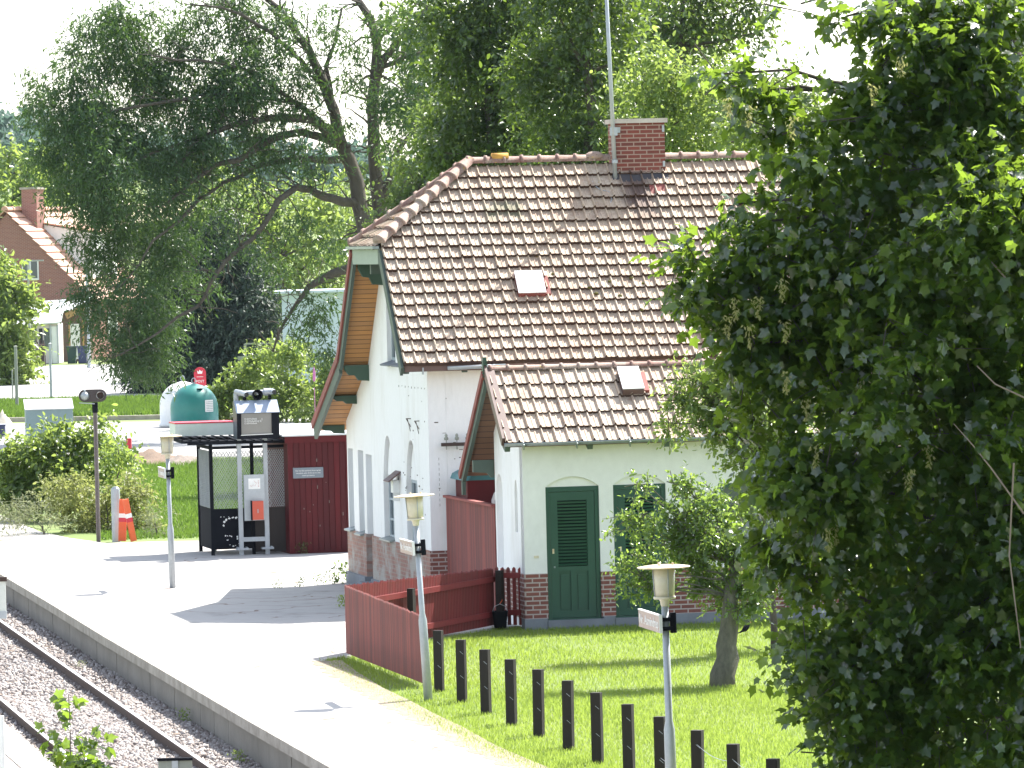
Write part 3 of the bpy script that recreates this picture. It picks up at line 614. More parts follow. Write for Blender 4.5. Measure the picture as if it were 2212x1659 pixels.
mb.build('grey_plinth',m_plinth,A)
ar=lambda b: (3.13+(b+.25)*.8 if b<1.2 else 4.28-(b-1.2)*.76)-.14
gout=[(.002,0),(2.46,0),(2.46,ar(2.46)),(1.2,ar(1.2)),(.002,ar(0))]
MB().poly(gout,[arch(1.8,2.36,.9,2.15,2.5,pointed=False),arch(.5,.74,1.57,2.25,2.45)],XG(0,1),0,.2).build('gable_wall',m_white,A)
MB().bb(.16,.198,1.6,2.4,.85,2.55).build('niche_back',m_brickx if 0 else m_white,A); MB().bb(.16,.198,.45,.8,1.5,2.5).build('slit_back',m_white,A)
mb=MB(); mb.bb(-.016,.0,0.0,1.78,.15,.9); mb.bb(-.016,.0,2.38,2.46,.15,.9); mb.build('gable_brick_base',m_bricky2,A)
mb=MB(); mb.bb(.2,AL,2.26,2.46,.05,2.8); mb.bb(AL-.2,AL,.24,2.26,.05,3.1); mb.build('rear_walls',m_white,A)
for d in (D1,D2):
    f=MB(); f.bb(d[0],d[0]+.07,.04,.12,.12,2.33); f.bb(d[1]-.07,d[1],.04,.12,.12,2.33); f.bb(d[0]+.07,d[1]-.07,.04,.12,2.25,2.33)
    f.bb(d[0],d[1],.03,.13,.115,.14)
    do=f.build('door',m_door,A)
    a0,a1=d[0]+.075,d[1]-.075; l=MB()
    l.bb(a0,a0+.13,.055,.10,.145,2.245); l.bb(a1-.13,a1,.055,.10,.145,2.245); l.bb(a0+.13,a1-.13,.055,.10,2.1,2.245); l.bb(a0+.13,a1-.13,.055,.10,.92,1.0); l.bb(a0+.13,a1-.13,.055,.10,.145,.26)
    l.bb(a0+.13,a1-.13,.08,.095,.26,.92); c=(a0+a1)/2; l.bb(c-.045,c+.045,.056,.08,.26,.92); l.build('door_leaf',m_door,do)
    p=MB()
    for x0,x1 in ((a0+.16,c-.075),(c+.075,a1-.16)): p.bb(x0,x1,.066,.08,.3,.86)
    p.build('raised_panel',m_door,do)
    s=MB()
    for k in range(20): s.beam((a0+.13,.072,1.03+k*.0545),(a1-.13,.072,1.03+k*.0545),.014,.032,up=(0,-.3,.95))
    s.build('louvre',m_door,do); MB().bb(a0+.13,a1-.13,.094,.1,1.,2.1).build('louvre_backing',m_black,do)
    MB().bb(a0+.03,a0+.06,.045,.055,1.22,1.3).build('lock_plate',m_disc,do); MB().lathe([(.012,0),(.015,.03)],(a0+.06,.05,.98),6).build('handle',m_galv,do)
    MB().poly(seg(d[0]-.001,d[1]+.001,2.331,.165),[],XF,.05,.2).build('arch_panel',m_cream,A)
f=MB(); f.bb(3.35,3.42,.05,.12,1.,2.3); f.bb(3.93,4.,.05,.12,1.,2.3); f.bb(3.42,3.93,.05,.12,2.23,2.3); f.bb(3.42,3.93,.05,.12,1.,1.07); f.bb(3.42,3.93,.06,.11,1.64,1.67)
o=f.build('window',m_door,A); MB().bb(3.4,3.95,.08,.09,1.05,2.25).build('pane',m_glass,o)
MB().bb(.16,.24,-.012,0,1.16,1.2).build('patch',m_disc,A)
dk=MB(); dk.slab([(-.35,-.25,3.07),(AL+.3,-.25,3.07),(AL+.3,1.2,4.22),(-.35,1.2,4.22)],.06); dk.slab([(-.35,1.2,4.22),(AL+.3,1.2,4.22),(AL+.3,3.5,2.47),(-.35,3.5,2.47)],.06)
dk.build('soffit',m_soffit2,A)
t=MB(); Sa=Vector((0,1.45,1.15)).normalized(); Na=Vector((0,-1.15,1.45)).normalized()
tiles(t,Vector((-.34,-.31,3.06)),(1,0,0),Sa,Na,5,1.90/5,33,.212,lift=.05,seed=8)
tiles(t,Vector((AL+.3,3.56,2.48)),(-1,0,0),Vector((0,-2.3,1.75)),Vector((0,1.75,2.3)),8,.37,33,.212,lift=.05,seed=9)
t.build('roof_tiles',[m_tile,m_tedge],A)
t=MB(); ridge(t,(-.3,1.2,4.31),(AL+.3,1.2,4.31),23,.075); t.build('ridge_tiles',m_ridge,A,True)
t=MB(); t.beam((-.37,-.28,3.12),(-.37,1.2,4.30),.04,.16); t.slab([(-.36,-.3,3.155),(-.22,-.3,3.155),(-.22,1.18,4.33),(-.36,1.18,4.33)],.015); t.build('verge_sheet',m_browntrim,A)
t=MB(); t.beam((-.40,1.2,4.22),(-.40,3.56,2.42),.05,.12); t.build('red_verge_edge',m_redtrim,A)
t=MB(); t.beam((-.36,1.2,4.10),(-.36,3.5,2.35),.06,.16); t.bb(-.39,-.33,3.4,3.5,2.1,2.35); t.build('bargeboard',m_green2,A)
t=MB(); t.bb(-.40,-.34,1.15,1.25,4.15,4.5)
for i in range(6): t.bb(-.41,-.33,1.12,1.28,4.17+i*.05,4.19+i*.05)
t.build('finial',m_green,A)
t=MB(); t.poly([(-.36,2.72),(0,2.72),(0,2.42),(-.05,2.42),(-.12,2.5),(-.36,2.52)],[],lambda u,v,q:(u,q,v),2.5,2.6); t.build('tie_beam',m_green2,A)
t=MB(); halfpipe(t,(-.36,-.38,3.10),(AL+.3,-.38,3.10),.06); t.build('gutter',m_zinc,A,True)
t=MB()
for i in range(8): t.beam((-.05+i*.9,-.45,3.02),(-.05+i*.9,-.31,3.1),.02,.1)
t.build('gutter_clips',m_zinc,A)
t=MB()
for a in (-.3,1.1,2.4,3.9,5.2): t.beam((a,-.3,3.0),(a,.0,3.12),.09,.1)
t.build('rafter_ends',m_green2,A)
skylight(A,(1.87,.60,3.83),(1,0,0),Sa,Na,.33,.54,m_browntrim)

# ------------------------------------------------------------------ fences
def boards(name,label,p,q,h,bw,gap,mat,th=.02,hvar=.01,rails=(),railside=1,posts=(),group=None,cap=None,round_top=False,post_m=None,z0=.03,htop=None):
    p=Vector(p);q=Vector(q); L=(q-p).length; ang=math.atan2(q.y-p.y,q.x-p.x); e=empty(name,p,ang,label,'fence',group)
    m=MB(); x=0
    while x<L-bw*.5:
        m.t=random.random(); hh=(h if htop is None else h+(htop-h)*x/L)+random.uniform(-hvar,hvar); w=bw-gap
        if round_top: m.poly([(x,z0),(x+w,z0),(x+w,hh-w*.5),(x+w*.5,hh),(x,hh-w*.5)],[],lambda u,v,t:(u,t,v),0,th)
        else: m.bb(x,x+w,0,th,z0,hh)
        x+=bw
    m.t=0; m.build('boards',mat,e)
    for z in rails: 
        m=MB(); m.bb(0,L,-railside*.045+(th if railside<0 else 0),(0 if railside>0 else th),z-.045,z+.045); m.build('rail',mat,e)
    for x,ph in posts:
        y0=-.15*railside+(th if railside<0 else 0); m=MB(); m.bb(x-.06,x+.06,y0-.05,y0+.05,-.1,ph); m.build('post',post_m or m_post,e)
    if cap: MB().bb(-.02,L+.02,-.05,.07,h-.001+.0,h+.03).build('cap',mat,e) if htop is None else MB().beam((-.02,.01,h+.01),(L+.02,.01,htop+.01),.12,.04).build('cap',mat,e)
    return e
c0=gp(748,1415); c1=gp(917,1482); c2=gp(1068,1354); c3=gp(1133,1354)
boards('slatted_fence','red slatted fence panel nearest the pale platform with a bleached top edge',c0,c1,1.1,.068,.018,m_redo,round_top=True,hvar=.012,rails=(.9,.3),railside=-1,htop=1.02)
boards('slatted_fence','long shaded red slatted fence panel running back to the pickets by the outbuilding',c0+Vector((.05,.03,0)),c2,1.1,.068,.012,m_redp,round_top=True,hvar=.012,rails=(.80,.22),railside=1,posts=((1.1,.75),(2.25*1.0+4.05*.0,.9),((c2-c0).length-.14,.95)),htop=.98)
boards('picket_fence','short red picket fence with open gaps beside the outbuilding corner',c2+Vector((.03,.02,0)),c3,1.0,.105,.045,m_redp,round_top=True,rails=(.86,.24),railside=1)
tf0=LH(.27,-.06); tf1=LA(.0-.02,2.5)
boards('tall_fence','tall weathered red board fence joining the house to the outbuilding',tf0,tf1,1.97,.085,.012,m_redo,hvar=.004,htop=1.93,cap=1)
# wooden posts with wire
PP=[gp(*q) for q in ((948,1490),(998,1515),(1050,1538),(1105,1563),(1165,1590),(1228,1616),(1292,1653),(1362,1684),(1432,1712),(1512,1745),(1590,1778),(1672,1812))]
fx=np.polyfit([p.y for p in PP],[p.x for p in PP],2); ords=['first','second','third','fourth','fifth','sixth','seventh','eighth','ninth','tenth','eleventh','twelfth']
tops=[(946,1362),(995,1382),(1047,1403),(1102,1424),(1161,1446),(1225,1470),(1288,1496),(1356,1521),(1425,1548),(1505,1577),(1584,1607),(1668,1639)]
yy=[p.y for p in PP]; pm=None
pts_=[]
for i,(tx,ty) in enumerate(tops):
    # post height .83; depth from its top
    p=gp(tx,ty,.86); p.z=0; pts_.append(p)
for i,p in enumerate(pts_):
    if pm is None:
        pm=MB().bb(-.063,.063,-.05,.05,-.1,.86)
        pm=pm.mesh('post_body'); pm.materials.append(m_post); cl=MB(); cl.beam((.0,-.052,.70),(.05,-.056,.66),.004,.004); cl.beam((.0,-.052,.36),(.05,-.056,.32),.004,.004); cl=cl.mesh('wire_staple'); cl.materials.append(m_galv)
    e=empty('fence_post',p,-.35+random.uniform(-.04,.04),None,'fence post','tarred fence posts along the lawn edge'); e.rotation_euler[0]=random.uniform(-.012,.012); e.rotation_euler[1]=random.uniform(-.01,.01)
    e['label']=('dark square fence post right beside the red slatted fence' if i==0 else 'dark square fence post, %s in the row counting from the red fence'%ords[i])
    for nm,me in (('post_body',pm),('wire_staple',cl)):
        o=bpy.data.objects.new(nm,me); S.collection.objects.link(o); o.parent=e
def wire(a,b,h0,h1,sag,lab):
    m=MB(); a=Vector(a);b=Vector(b); pts=[a.lerp(b,i/10)+Vector((0,-.06,h0+(h1-h0)*i/10-sag*4*(i/10)*(1-i/10))) for i in range(11)]; o0=pts[0].copy(); m.tube([p-o0 for p in pts],.004,4)
    o=m.build('fence_wire',m_galv); o.location=o0; tag(o,lab,'wire')
wire(pts_[9],pts_[10],.70,.68,.06,'slack grey wire between the tenth and eleventh fence posts'); wire(pts_[10],pts_[11],.68,.68,.05,'slack grey wire between the eleventh and twelfth fence posts')
wire(pts_[8],pts_[9],.38,.36,.04,'low slack wire between the ninth and tenth fence posts')
# bucket on the pickets
e=empty('bucket',c2+Vector((.1,-.28,0)),0,'black plastic bucket standing against the red picket fence','bucket')
MB().lathe([(.10,0),(.13,.26),(.14,.27),(.135,.28),(.12,.26),(.09,.02)],n=18).build('body',m_black,e,True); MB().tube([(-.13,0,.26),(-.09,-.03,.36),(0,-.04,.40),(.09,-.03,.36),(.13,0,.26)],.006,5).build('handle',m_galv,e)
m=MB(); m.tube([c2+Vector((.13,-.06,.98)),c2+Vector((.11,-.1,.6)),c2+Vector((.14,-.2,.45)),c2+Vector((.1,-.27,.40))],.008,5); o=m.build('rope',m_orange); tag(o,'orange rope hanging over the picket fence above the bucket','rope')
# hut with round teal roof behind the tall fence
hl=empty('garden_hut',LH(.40,-1.45),TH,'dark red hut with a rounded teal roof behind the tall fence','hut')
m=MB(); m.bb(0,2.1,0,1.1,0,2.30); m.poly([(0,2.30)]+[(1.05-1.05*math.cos(math.pi*i/10),2.30+.18*math.sin(math.pi*i/10)**.8) for i in range(1,10)]+[(2.1,2.30)],[],XF,0.01,1.09); m.build('wall',m_redshed,hl)
m=MB(); o_=[(1.05-1.13*math.cos(math.pi*i/12),2.30+.24*math.sin(math.pi*i/12)**.7) for i in range(13)]; i_=[(1.05-1.05*math.cos(math.pi*i/12),2.30+.18*math.sin(math.pi*i/12)**.7) for i in range(13)]
m.poly(o_+i_[::-1],[],XF,-.12,1.2); m.poly([(0,2.30)]+i_[1:-1]+[(2.1,2.30)],[],XF,-.02,.0); m.build('roof',M('teal_paint',(.04,.17,.19),(.03,.13,.15),2,.5,.1),hl)
m=MB(); m.poly(arch(.42,.88,1.5,1.95,2.15,pointed=False),[arch(.47,.83,1.5,1.93,2.1,pointed=False)],XF,-.04,0); w_=m.build('window',m_whitep,hl); MB().poly(arch(.47,.83,1.48,1.93,2.1,pointed=False),[],XF,-.015,-.005).build('pane',m_greywood,w_)
# small roofed box on the gable wall between the pointed windows
bh=empty('bird_box',LH(-.003,3.2,0),TH,'small white box with a brown slanting roof hung on the gable between the pointed windows','bird box')
MB().bb(-.12,-.0,-.13,.13,1.93,2.16).build('box',m_whitep,bh); m=MB(); m.bb(-.09,0,-.07,-.04,1.78,1.929); m.bb(-.09,0,.04,.07,1.78,1.929); m.build('bracket',m_whitep,bh)
m=MB()
for k in range(3): m.slab([(-.235+k*.078,-.27,2.15+k*.06),(-.16+k*.078,-.27,2.205+k*.06),(-.16+k*.078,.27,2.205+k*.06),(-.235+k*.078,.27,2.15+k*.06)],.025)
m.build('roof',m_browntrim,bh)

# ------------------------------------------------------------------ platform lamps
def lamp_protos():
    P={}
    P['pole']=MB().tube([(0,0,-.1),(0,0,1.12),(0,0,1.22),(0,0,2.47)],[.062,.06,.04,.038],14).mesh('pole')
    P['socket']=MB().lathe([(.039,2.46),(.043,2.465),(.052,2.52),(.06,2.538),(.118,2.542),(.122,2.56),(.118,2.568),(.11,2.57)],n=24).mesh('socket')
    m=MB(); m.lathe([(.107,2.57),(.115,2.7),(.124,2.875),(.118,2.875),(.109,2.7),(.101,2.575)],n=20); P['glass']=m.mesh('lamp_shade')
    m=MB()
    for k in range(4): x=k*math.pi/2+.35; m.tube([(.113*math.cos(x),.113*math.sin(x),2.56),(.13*math.cos(x),.13*math.sin(x),2.89)],.006,5)
    m.tube([(0,0,2.56),(0,0,2.7)],.03,8); P['bars']=m.mesh('shade_bars')
    m=MB(); m.lathe([(.02,2.912),(.18,2.908),(.285,2.893),(.292,2.886),(.28,2.878),(.02,2.876)],n=32)
    for k in range(3): x=k*2.1; m.lathe([(.012,2.905),(.012,2.93),(.004,2.935)],(.1*math.cos(x),.1*math.sin(x),0),6)
    P['disc']=m.mesh('disc'); return P
LP=lamp_protos(); LM={'pole':m_galv,'socket':m_lampglass,'glass':m_lampglass,'bars':m_galv,'disc':m_disc}
def lamp(base,label,tilt=(0,0),sign=None,scale=1.):
    e=empty('platform_lamp',base,0,label,'lamp','disc topped platform lamps'); e.rotation_euler=(tilt[0],tilt[1],random.uniform(0,3)*0); e.scale=(scale,)*3
    for k,nm in (('pole','pole'),('socket','socket'),('glass','lamp_shade'),('bars','shade_bars'),('disc','disc')):
        me=LP[k]
        if not me.materials: me.materials.append(LM[k]); me.polygons.foreach_set('use_smooth',[len(p.vertices)<5 for p in me.polygons])
        o=bpy.data.objects.new(nm,me); S.collection.objects.link(o); o.parent=e
    return e
def name_sign(e,d,z,L,txt,h=.25,side=1):
    """board clamped to the pole of e, running along d (unit, horizontal)"""
    ang=math.atan2(d.y,d.x); s=empty('station_sign',(0,0,z),ang); s.parent=e
    MB().bb(-.12,L,-.085,-.06,-h/2,h/2).build('board',m_signb,s); fr=MB(); fr.bb(-.13,L+.01,-.09,-.055,h/2,h/2+.012); fr.bb(-.13,-.12,-.09,-.055,-h/2,h/2); fr.build('frame',m_whitep,s)
    m=MB(); m.bb(-.07,.07,-.06,.07,.02,.06); m.bb(-.07,.07,-.06,.07,-.06,-.02); m.build('clamp',m_black,s)
    if txt:
        # text reads from the far end towards the pole, on the side facing the track
        R=Matrix.Rotation(0,3,'Z')@RX; tx=text('lettering',txt,.19,m_text,Vector((-.08,-.088,-.07)),R,s,.9); 
        x=max(v.co.x for v in tx.data.vertices); k=(L-.02)/max(.1,x+.08)
        for v in tx.data.vertices: v.co.x=-.08+(v.co.x+.08)*k*.95
m_signb=M('faded_station_sign',(.42,.30,.28),(.5,.42,.38),2.,.5,.05)
b1=gp(1440,1222,2.9); b1.z=0
tdir=(Vector((edge(80),80,0))-Vector((edge(74),74,0))).normalized()   # along the track, away from the viewer and left
l1=lamp(b1,'grey platform lamp on the lawn with a faded station sign, nearest the viewer',(0.003,-.012))
# boards run along the track away-left from the pole; their face looks toward the track
def sgn(e,base,z,L,txt):
    s0=Vector((-.17,1,0)).normalized(); # local x from far end to pole so the text reads left to right on the track side
    s=empty('station_sign',(0,0,z),math.atan2(-s0.y,-s0.x)); s.parent=e; h=.185
    MB().bb(-L,.1,-.085,-.06,-h/2,h/2).build('board',m_signb,s)
    fr=MB(); fr.bb(-L-.01,.11,-.09,-.055,h/2,h/2+.012); fr.bb(.1,.11,-.09,-.055,-h/2,h/2); fr.build('frame',m_whitep,s)
    m=MB(); m.bb(-.07,.07,-.06,.07,.03,.07); m.bb(-.07,.07,-.06,.07,-.07,-.03); m.bb(-.015,.05,.05,.11,-.1,.12); m.build('clamp',m_black,s)
    tx=text('lettering',txt,.15,m_text,Vector((0,-.088,-.045)),RX,s,1.); x1=max(v.co.x for v in tx.data.vertices); x0=min(v.co.x for v in tx.data.vertices)
    for v in tx.data.vertices: v.co.x=-L+.06+(v.co.x-x0)/(x1-x0)*(L-.02)
sgn(l1,b1,2.27,1.1,'Nr. Asmindrup')
b2=gp(925,1510); l2=lamp(b2,'grey platform lamp leaning slightly in front of the slatted fence corner',(.0,-.045)); sgn(l2,b2,2.14,1.1,'Nr. Asmindrup')
b3=gp(373,1270); l3=lamp(b3,'grey platform lamp standing alone on the platform left of the shelter',(0,-.012)); sgn(l3,b3,2.18,1.0,'Nr. Asmindrup')
b4=gp(-22,1163,2.9); b4.z=0; l4=lamp(b4,'platform lamp cut off by the left edge of the photo',(0,0))
sb=empty('platform_notice',(at(2,1244,79).x-.14,79.,0),0,'white mildewed board on a post at the left edge above the rails','sign'); z1=at(8,1246,79).z; z0=at(8,1320,79).z
MB().bb(-.25,.20,-.03,.0,z0,z1-.06).build('board',M('mildewed_white_board',(.62,.64,.60),(.30,.38,.26),3.,.6,.1,lo=.5,hi=.7),sb); MB().bb(-.27,.22,-.05,.02,z1-.06,z1).build('top_rail',m_rust,sb); MB().bb(-.25,.205,-.045,.01,z0-.1,z0).build('bottom_rail',m_galv,sb); MB().tube([(-.12,.06,-.6),(-.12,.06,z1)],.04,8).build('post',m_galv,sb)
# white pipe bottom left, weathered board sign bottom centre
q=at(3,1546,62); m=MB(); m.tube([(0,0,0),(0,0,q.z+.6)],[.03,.028],10); o=m.build('white_pipe',m_whitep); o.location=(q.x,62,-.6); tag(o,'white upright pipe on the opposite platform at the lower left corner','pipe')
q=at(378,1637,66); e=empty('track_sign',(q.x,66,-.6),0,'back of a small weathered wooden track sign under a dark cap','sign'); hz=q.z+.6
m=MB(); m.bb(-.19,-.035,-.015,.015,hz-.45,hz-.03); m.bb(.035,.19,-.015,.015,hz-.45,hz-.03); m.build('board',m_greywood,e); MB().bb(-.035,.035,-.04,.03,0,hz-.03).build('post',m_galv,e); MB().bb(-.2,.2,-.045,.03,hz-.03,hz).build('cap',m_black,e)
# ------------------------------------------------------------------ waiting shelter, departure display, red shed
sp=gp(458,1200); SHL=empty('waiting_shelter',sp,TH,'black steel waiting shelter with mesh panels and peeling posters','shelter')
Wd,Dp,Hh=1.72,1.9,2.36
m=MB()
for x,y in ((.03,.03),(Wd-.03,.03),(.03,Dp-.03),(Wd-.03,Dp-.03)): m.bb(x-.035,x+.035,y-.035,y+.035,-.02,Hh)
m.bb(.86,.93,.0,.06,0,Hh)
for z in (Hh-.08,): m.bb(.06,Wd-.06,.0,.06,z-.06,z); m.bb(0,.06,.06,Dp-.06,z-.06,z)
m.build('frame',m_black,SHL)
m=MB(); m.bb(.065,.855,.02,.045,.12,.97); m.build('lower_panel',m_black,SHL)
m=MB(); m.bb(.935,Wd-.066,.02,.045,.04,.97); m.build('lower_panel',M('black_brown_boards',(.03,.022,.02),(.02,.016,.016),3,.6,.3,st=(1,1,.2)),SHL)
MB().bb(.02,.045,.066,Dp-.066,.12,.97).build('side_panel',m_black,SHL)
def lattice(fn,w,h,z0,pitch=.046,r=.0085):
    m=MB(); n=int((w+h*.6)/pitch)+1
    for s in (1,-1):
        for k in range(-n,n+1):
            # lines x = k*pitch + s*z*.6
            pts=[]
            for z in (0,h):
                pts.append((k*pitch+s*z*.6,z))
            (xa,za),(xb,zb_)=pts
            def cl(xa,za,xb,zb_):
                if xa>xb: xa,za,xb,zb_=xb,zb_,xa,za
                if xb<=0 or xa>=w: return None
                if xa<0: za+= (0-xa)/(xb-xa)*(zb_-za); xa=0
                if xb>w: zb_=za+(w-xa)/(xb-xa)*(zb_-za); xb=w
                return xa,za,xb,zb_
            c=cl(xa,za,xb,zb_)
            if c and abs(c[3]-c[1])>.02: m.beam(fn(c[0],z0+c[1]),fn(c[2],z0+c[3]),2*r,.006)
    return m
m=lattice(lambda u,z:(.067+u,.03,z),.785,1.2,.98); m.build('mesh_panel',m_galv,SHL)
m=lattice(lambda u,z:(.937+u,.031,z),.72,1.2,.98); m.build('mesh_panel',m_galv,SHL)
m=lattice(lambda u,z:(.03,.067+u,z),Dp-.13,1.2,.98); m.build('mesh_panel',m_galv,SHL)
m=lattice(lambda u,z:(.067+u,Dp-.03,z),Wd-.13,2.0,.1,.07); m.build('mesh_panel',m_galv,SHL)
m=MB(); m.bb(.2,Wd-.1,1.35,1.75,.42,.46); m.bb(.25,.3,1.4,1.7,0,.42); m.bb(1.5,1.55,1.4,1.7,0,.42); m.build('bench',m_greywood,SHL)
m=MB(); m.slab([(-.62,-.28,Hh+.06),(Wd+.25,-.28,Hh+.0),(Wd+.25,Dp+.2,Hh+.04),(-.62,Dp+.2,Hh+.10)],.05)
for k in range(4): m.bb(-.5,Wd+.2,-.30-.012*0,-.285,Hh-.03+k*.0,Hh+.02) if k==0 else None
m.build('roof',m_black,SHL)
m=MB()
for k in range(14): m.beam((-.6+k*.19,-.27,Hh+.075-k*.005),(-.6+k*.19,Dp+.18,Hh+.115-k*.005),.03,.02)
m.build('roof_ribs',m_black,SHL)
# peeling white sticker remains (irregular flakes) on the lower panel
m=MB(); rn=random.Random(4)
def flake(x,z,s):
    n=7; m.poly([(x+s*rn.uniform(.4,1)*math.cos(2*math.pi*i/n),z+s*rn.uniform(.3,1)*math.sin(2*math.pi*i/n)) for i in range(n)],[],XF,.0165,.0198)
for i in range(9): a_=math.pi*(1-i/8); flake(.46+.19*math.cos(a_),.62+.16*math.sin(a_)+rn.uniform(-.015,.015),.035)
for i in range(14): flake(rn.uniform(.28,.62),rn.uniform(.18,.42),rn.uniform(.01,.03))
for i in range(5): flake(rn.uniform(.2,.7),.8,.014)
m.build('peeling_sticker',m_text,SHL)
rb=empty('roof_box',gp(458,1200)+Vector((-.72,.35,Hh+.14)),TH,'flat pale box with a red lid lying on the shelter roof','box')
MB().bb(0,1.25,0,.9,0,.26).build('body',M('pale_green_white_box',(.52,.60,.52),(.62,.64,.66),1.,.5,.05),rb); MB().bb(-.01,1.26,-.01,.91,.26,.285).build('lid',m_redsign,rb)
ds=empty('departure_display',gp(522,1199),TH,'grey departure display on two steel posts with a ticket unit and red box','display')
m=MB(); m.bb(-.045,.045,-.04,.04,0,2.52); pl_=m.build('post',m_galv,ds); m=MB(); m.bb(.505,.595,-.04,.04,0,2.5); m.build('post',m_galv,ds)
m=MB(); m.bb(.046,.504,-.03,.03,.28,.37); m.bb(-.1,.14,-.12,.12,.11,.15); m.bb(.43,.67,-.12,.12,.11,.15); m.bb(-.09,-.07,-.11,.1,.15,.17); m.bb(.1,.12,-.11,.1,.15,.17); m.bb(.6,.65,-.11,.1,.15,.17); m.build('foot_clamps',m_galv,ds)
m=MB(); m.add([(-.09,-.42,2.44),(.80,-.42,2.44),(.80,-.46,2.98),(-.09,-.46,2.98),(-.09,-.12,3.22),(.80,-.12,3.22),(-.09,.1,3.22),(.80,.1,3.22),(-.09,.12,2.44),(.80,.12,2.44)],
 [(0,1,9,8),(4,5,7,6),(6,7,9,8),(0,8,6,4,3),(1,2,5,7,9)]); hb=m.build('housing',M('blue_grey_housing',(.05,.06,.085),(.04,.05,.065),2,.4,.05),ds)
MB().slab([(-.1,-.47,2.985),(.81,-.47,2.985),(.81,-.12,3.235),(-.1,-.12,3.235)],.012).build('sloping_top',M('pale_blue_top',(.30,.36,.46),(.25,.31,.41),2,.45,.05),ds)
m=MB(); m.bb(-.005,.0,-.44,-.44+.02,0,0.001); 
fr=MB(); fr.poly([(-.09,2.44),(.80,2.44),(.80,2.98),(-.09,2.98)],[[(0,2.53),(.64,2.53),(.64,2.97),(0,2.97)]],lambda u,v,t:(u,t-(v-2.44)*.074,v),-.425,-.40); fr.build('front_frame',m_black,ds)
sc=MB().add([(0,-.41,2.53),(.64,-.41,2.53),(.64,-.44,2.97),(0,-.44,2.97)],[(0,1,2,3)]).build('screen',M('grey_screen',(.22,.215,.20),(.19,.185,.175),.8,.35,0),ds)
MB().beam((-.01,-.435,2.52),(.66,-.435,2.53),.015,.015).build('screen_ledge',m_whitep,ds)
for i,(tx,tx2) in enumerate((('12.05','Holbæk'),('12.35','Nykøbing Sj'),('13.05','Holbæk'))):
    text('lettering',tx,.048,m_text,Vector((.06,-.445,2.84-i*.046)),RX,sc,1.0); text('lettering',tx2,.052,m_text,Vector((.17,-.445,2.84-i*.046)),RX,sc,1.0)
text('lettering','1',.07,m_text,Vector((.42,-.445,2.82)),RX,sc)
m=MB(); m.tube([(-.04,-.02,2.5),(-.04,-.02,3.36),(-.02,-.03,3.42)],.05,10); m.tube([(-.04,-.04,3.42),(.05,-.2,3.40),(.13,-.42,3.36)],.055,12,caps=False); m.tube([(.72,-.05,3.42),(.72,-.40,3.40)],.05,12,caps=False); m.tube([(.0,-.05,3.38),(.75,-.05,3.40)],.055,10)
m.tube([(.55,-.05,3.40),(.70,-.05,3.40)],.075,12); m.build('camera_pipes',m_galv,ds)
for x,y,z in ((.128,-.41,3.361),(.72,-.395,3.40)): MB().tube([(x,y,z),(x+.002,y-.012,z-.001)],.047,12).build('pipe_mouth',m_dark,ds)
m=MB(); m.tube([(.38,-.05,3.36),(.38,-.15,3.36),(.38,-.3,3.35)],[.03,.05,.115],16,caps=False); m.build('horn',m_black,ds); MB().lathe([(.002,-.01),(.03,0),(.002,.012)],(.38,-.27,3.36),10).build('horn_centre',m_whitep,ds)
m=MB()
for x in (.13,.36,.66): m.bb(x-.03,x+.03,-.16,-.06,3.24,3.33)
m.build('pipe_brackets',m_black,ds)
m=MB(); m.bb(.07,.50,-.14,-.03,.72,1.68); un=m.build('ticket_unit',m_galv,ds); MB().bb(.16,.41,-.146,-.142,1.38,1.60).build('notice',m_text,un)
m=MB(); 
for i in range(5): m.bb(.36,.385,-.1475,-.1462,1.42+i*.03,1.435+i*.03)
m.tube([(.2,-.148,1.46),(.22,-.148,1.43),(.26,-.148,1.47),(.30,-.148,1.44),(.33,-.148,1.5),(.28,-.148,1.55)],.004,4); m.build('notice_print',M('faded_print',(.6,.35,.33),(.5,.4,.4),9,.7,0),un)
MB().bb(.10,.47,-.145,-.141,.76,1.1).build('lower_plate',m_galv,un)
m=MB(); m.bb(.21,.45,-.26,-.146,.74,1.13); r_=m.build('red_box',M('red_box_paint',(.55,.09,.05),(.45,.07,.04),2,.45,.05),ds); MB().bb(.195,.215,-.265,-.146,.73,1.14).build('side_plate',m_black,r_); MB().bb(.32,.34,-.27,-.26,.88,.96).build('lock',m_galv,r_)

sd=empty('red_shed',gp(627,1197),TH,'dark red boarded shed with a pale flat roof and a small grey sign','shed')
m=MB(); x=0; 
while x<1.6:
    m.t=random.random(); m.bb(x,x+.112,.0,.025,.03,2.32); m.bb(x+.09,x+.15,-.02,-.001,.05,2.30) if 0 else None; x+=.122
m.t=0; m.build('boards',m_redshed,sd)
MB().bb(-.0,1.6,.026,3.2,.0,2.4).build('wall',m_redshed,sd); MB().bb(-.06,1.62,-.05,.0,2.32,2.47).build('fascia',m_redshed,sd)
m=MB(); m.slab([(-.12,-.12,2.49),(1.7,-.12,2.49),(1.7,3.4,2.62),(-.12,3.4,2.62)],.03)
for k in range(4): m.slab([(-.12,.05+k*.9,2.505+k*.033),(1.7,.05+k*.9,2.505+k*.033),(1.7,.1+k*.9,2.508+k*.033),(-.12,.1+k*.9,2.508+k*.033)],.02)
m.build('roof',m_metalroof,sd)
s_=MB().bb(.10,.74,-.03,-.002,1.58,1.80).build('sign',m_bluegrey,sd)
for i,tx in enumerate(('Der må ikke parkeres foran og her','Henstillede cykler vil blive fjernet uden','varsel og erstatning')): text('lettering',tx,(.038,.033,.033)[i],m_text,Vector((.42,-.0325,1.725-i*.05)),RX,s_,1.0,'CENTER')
m=MB()
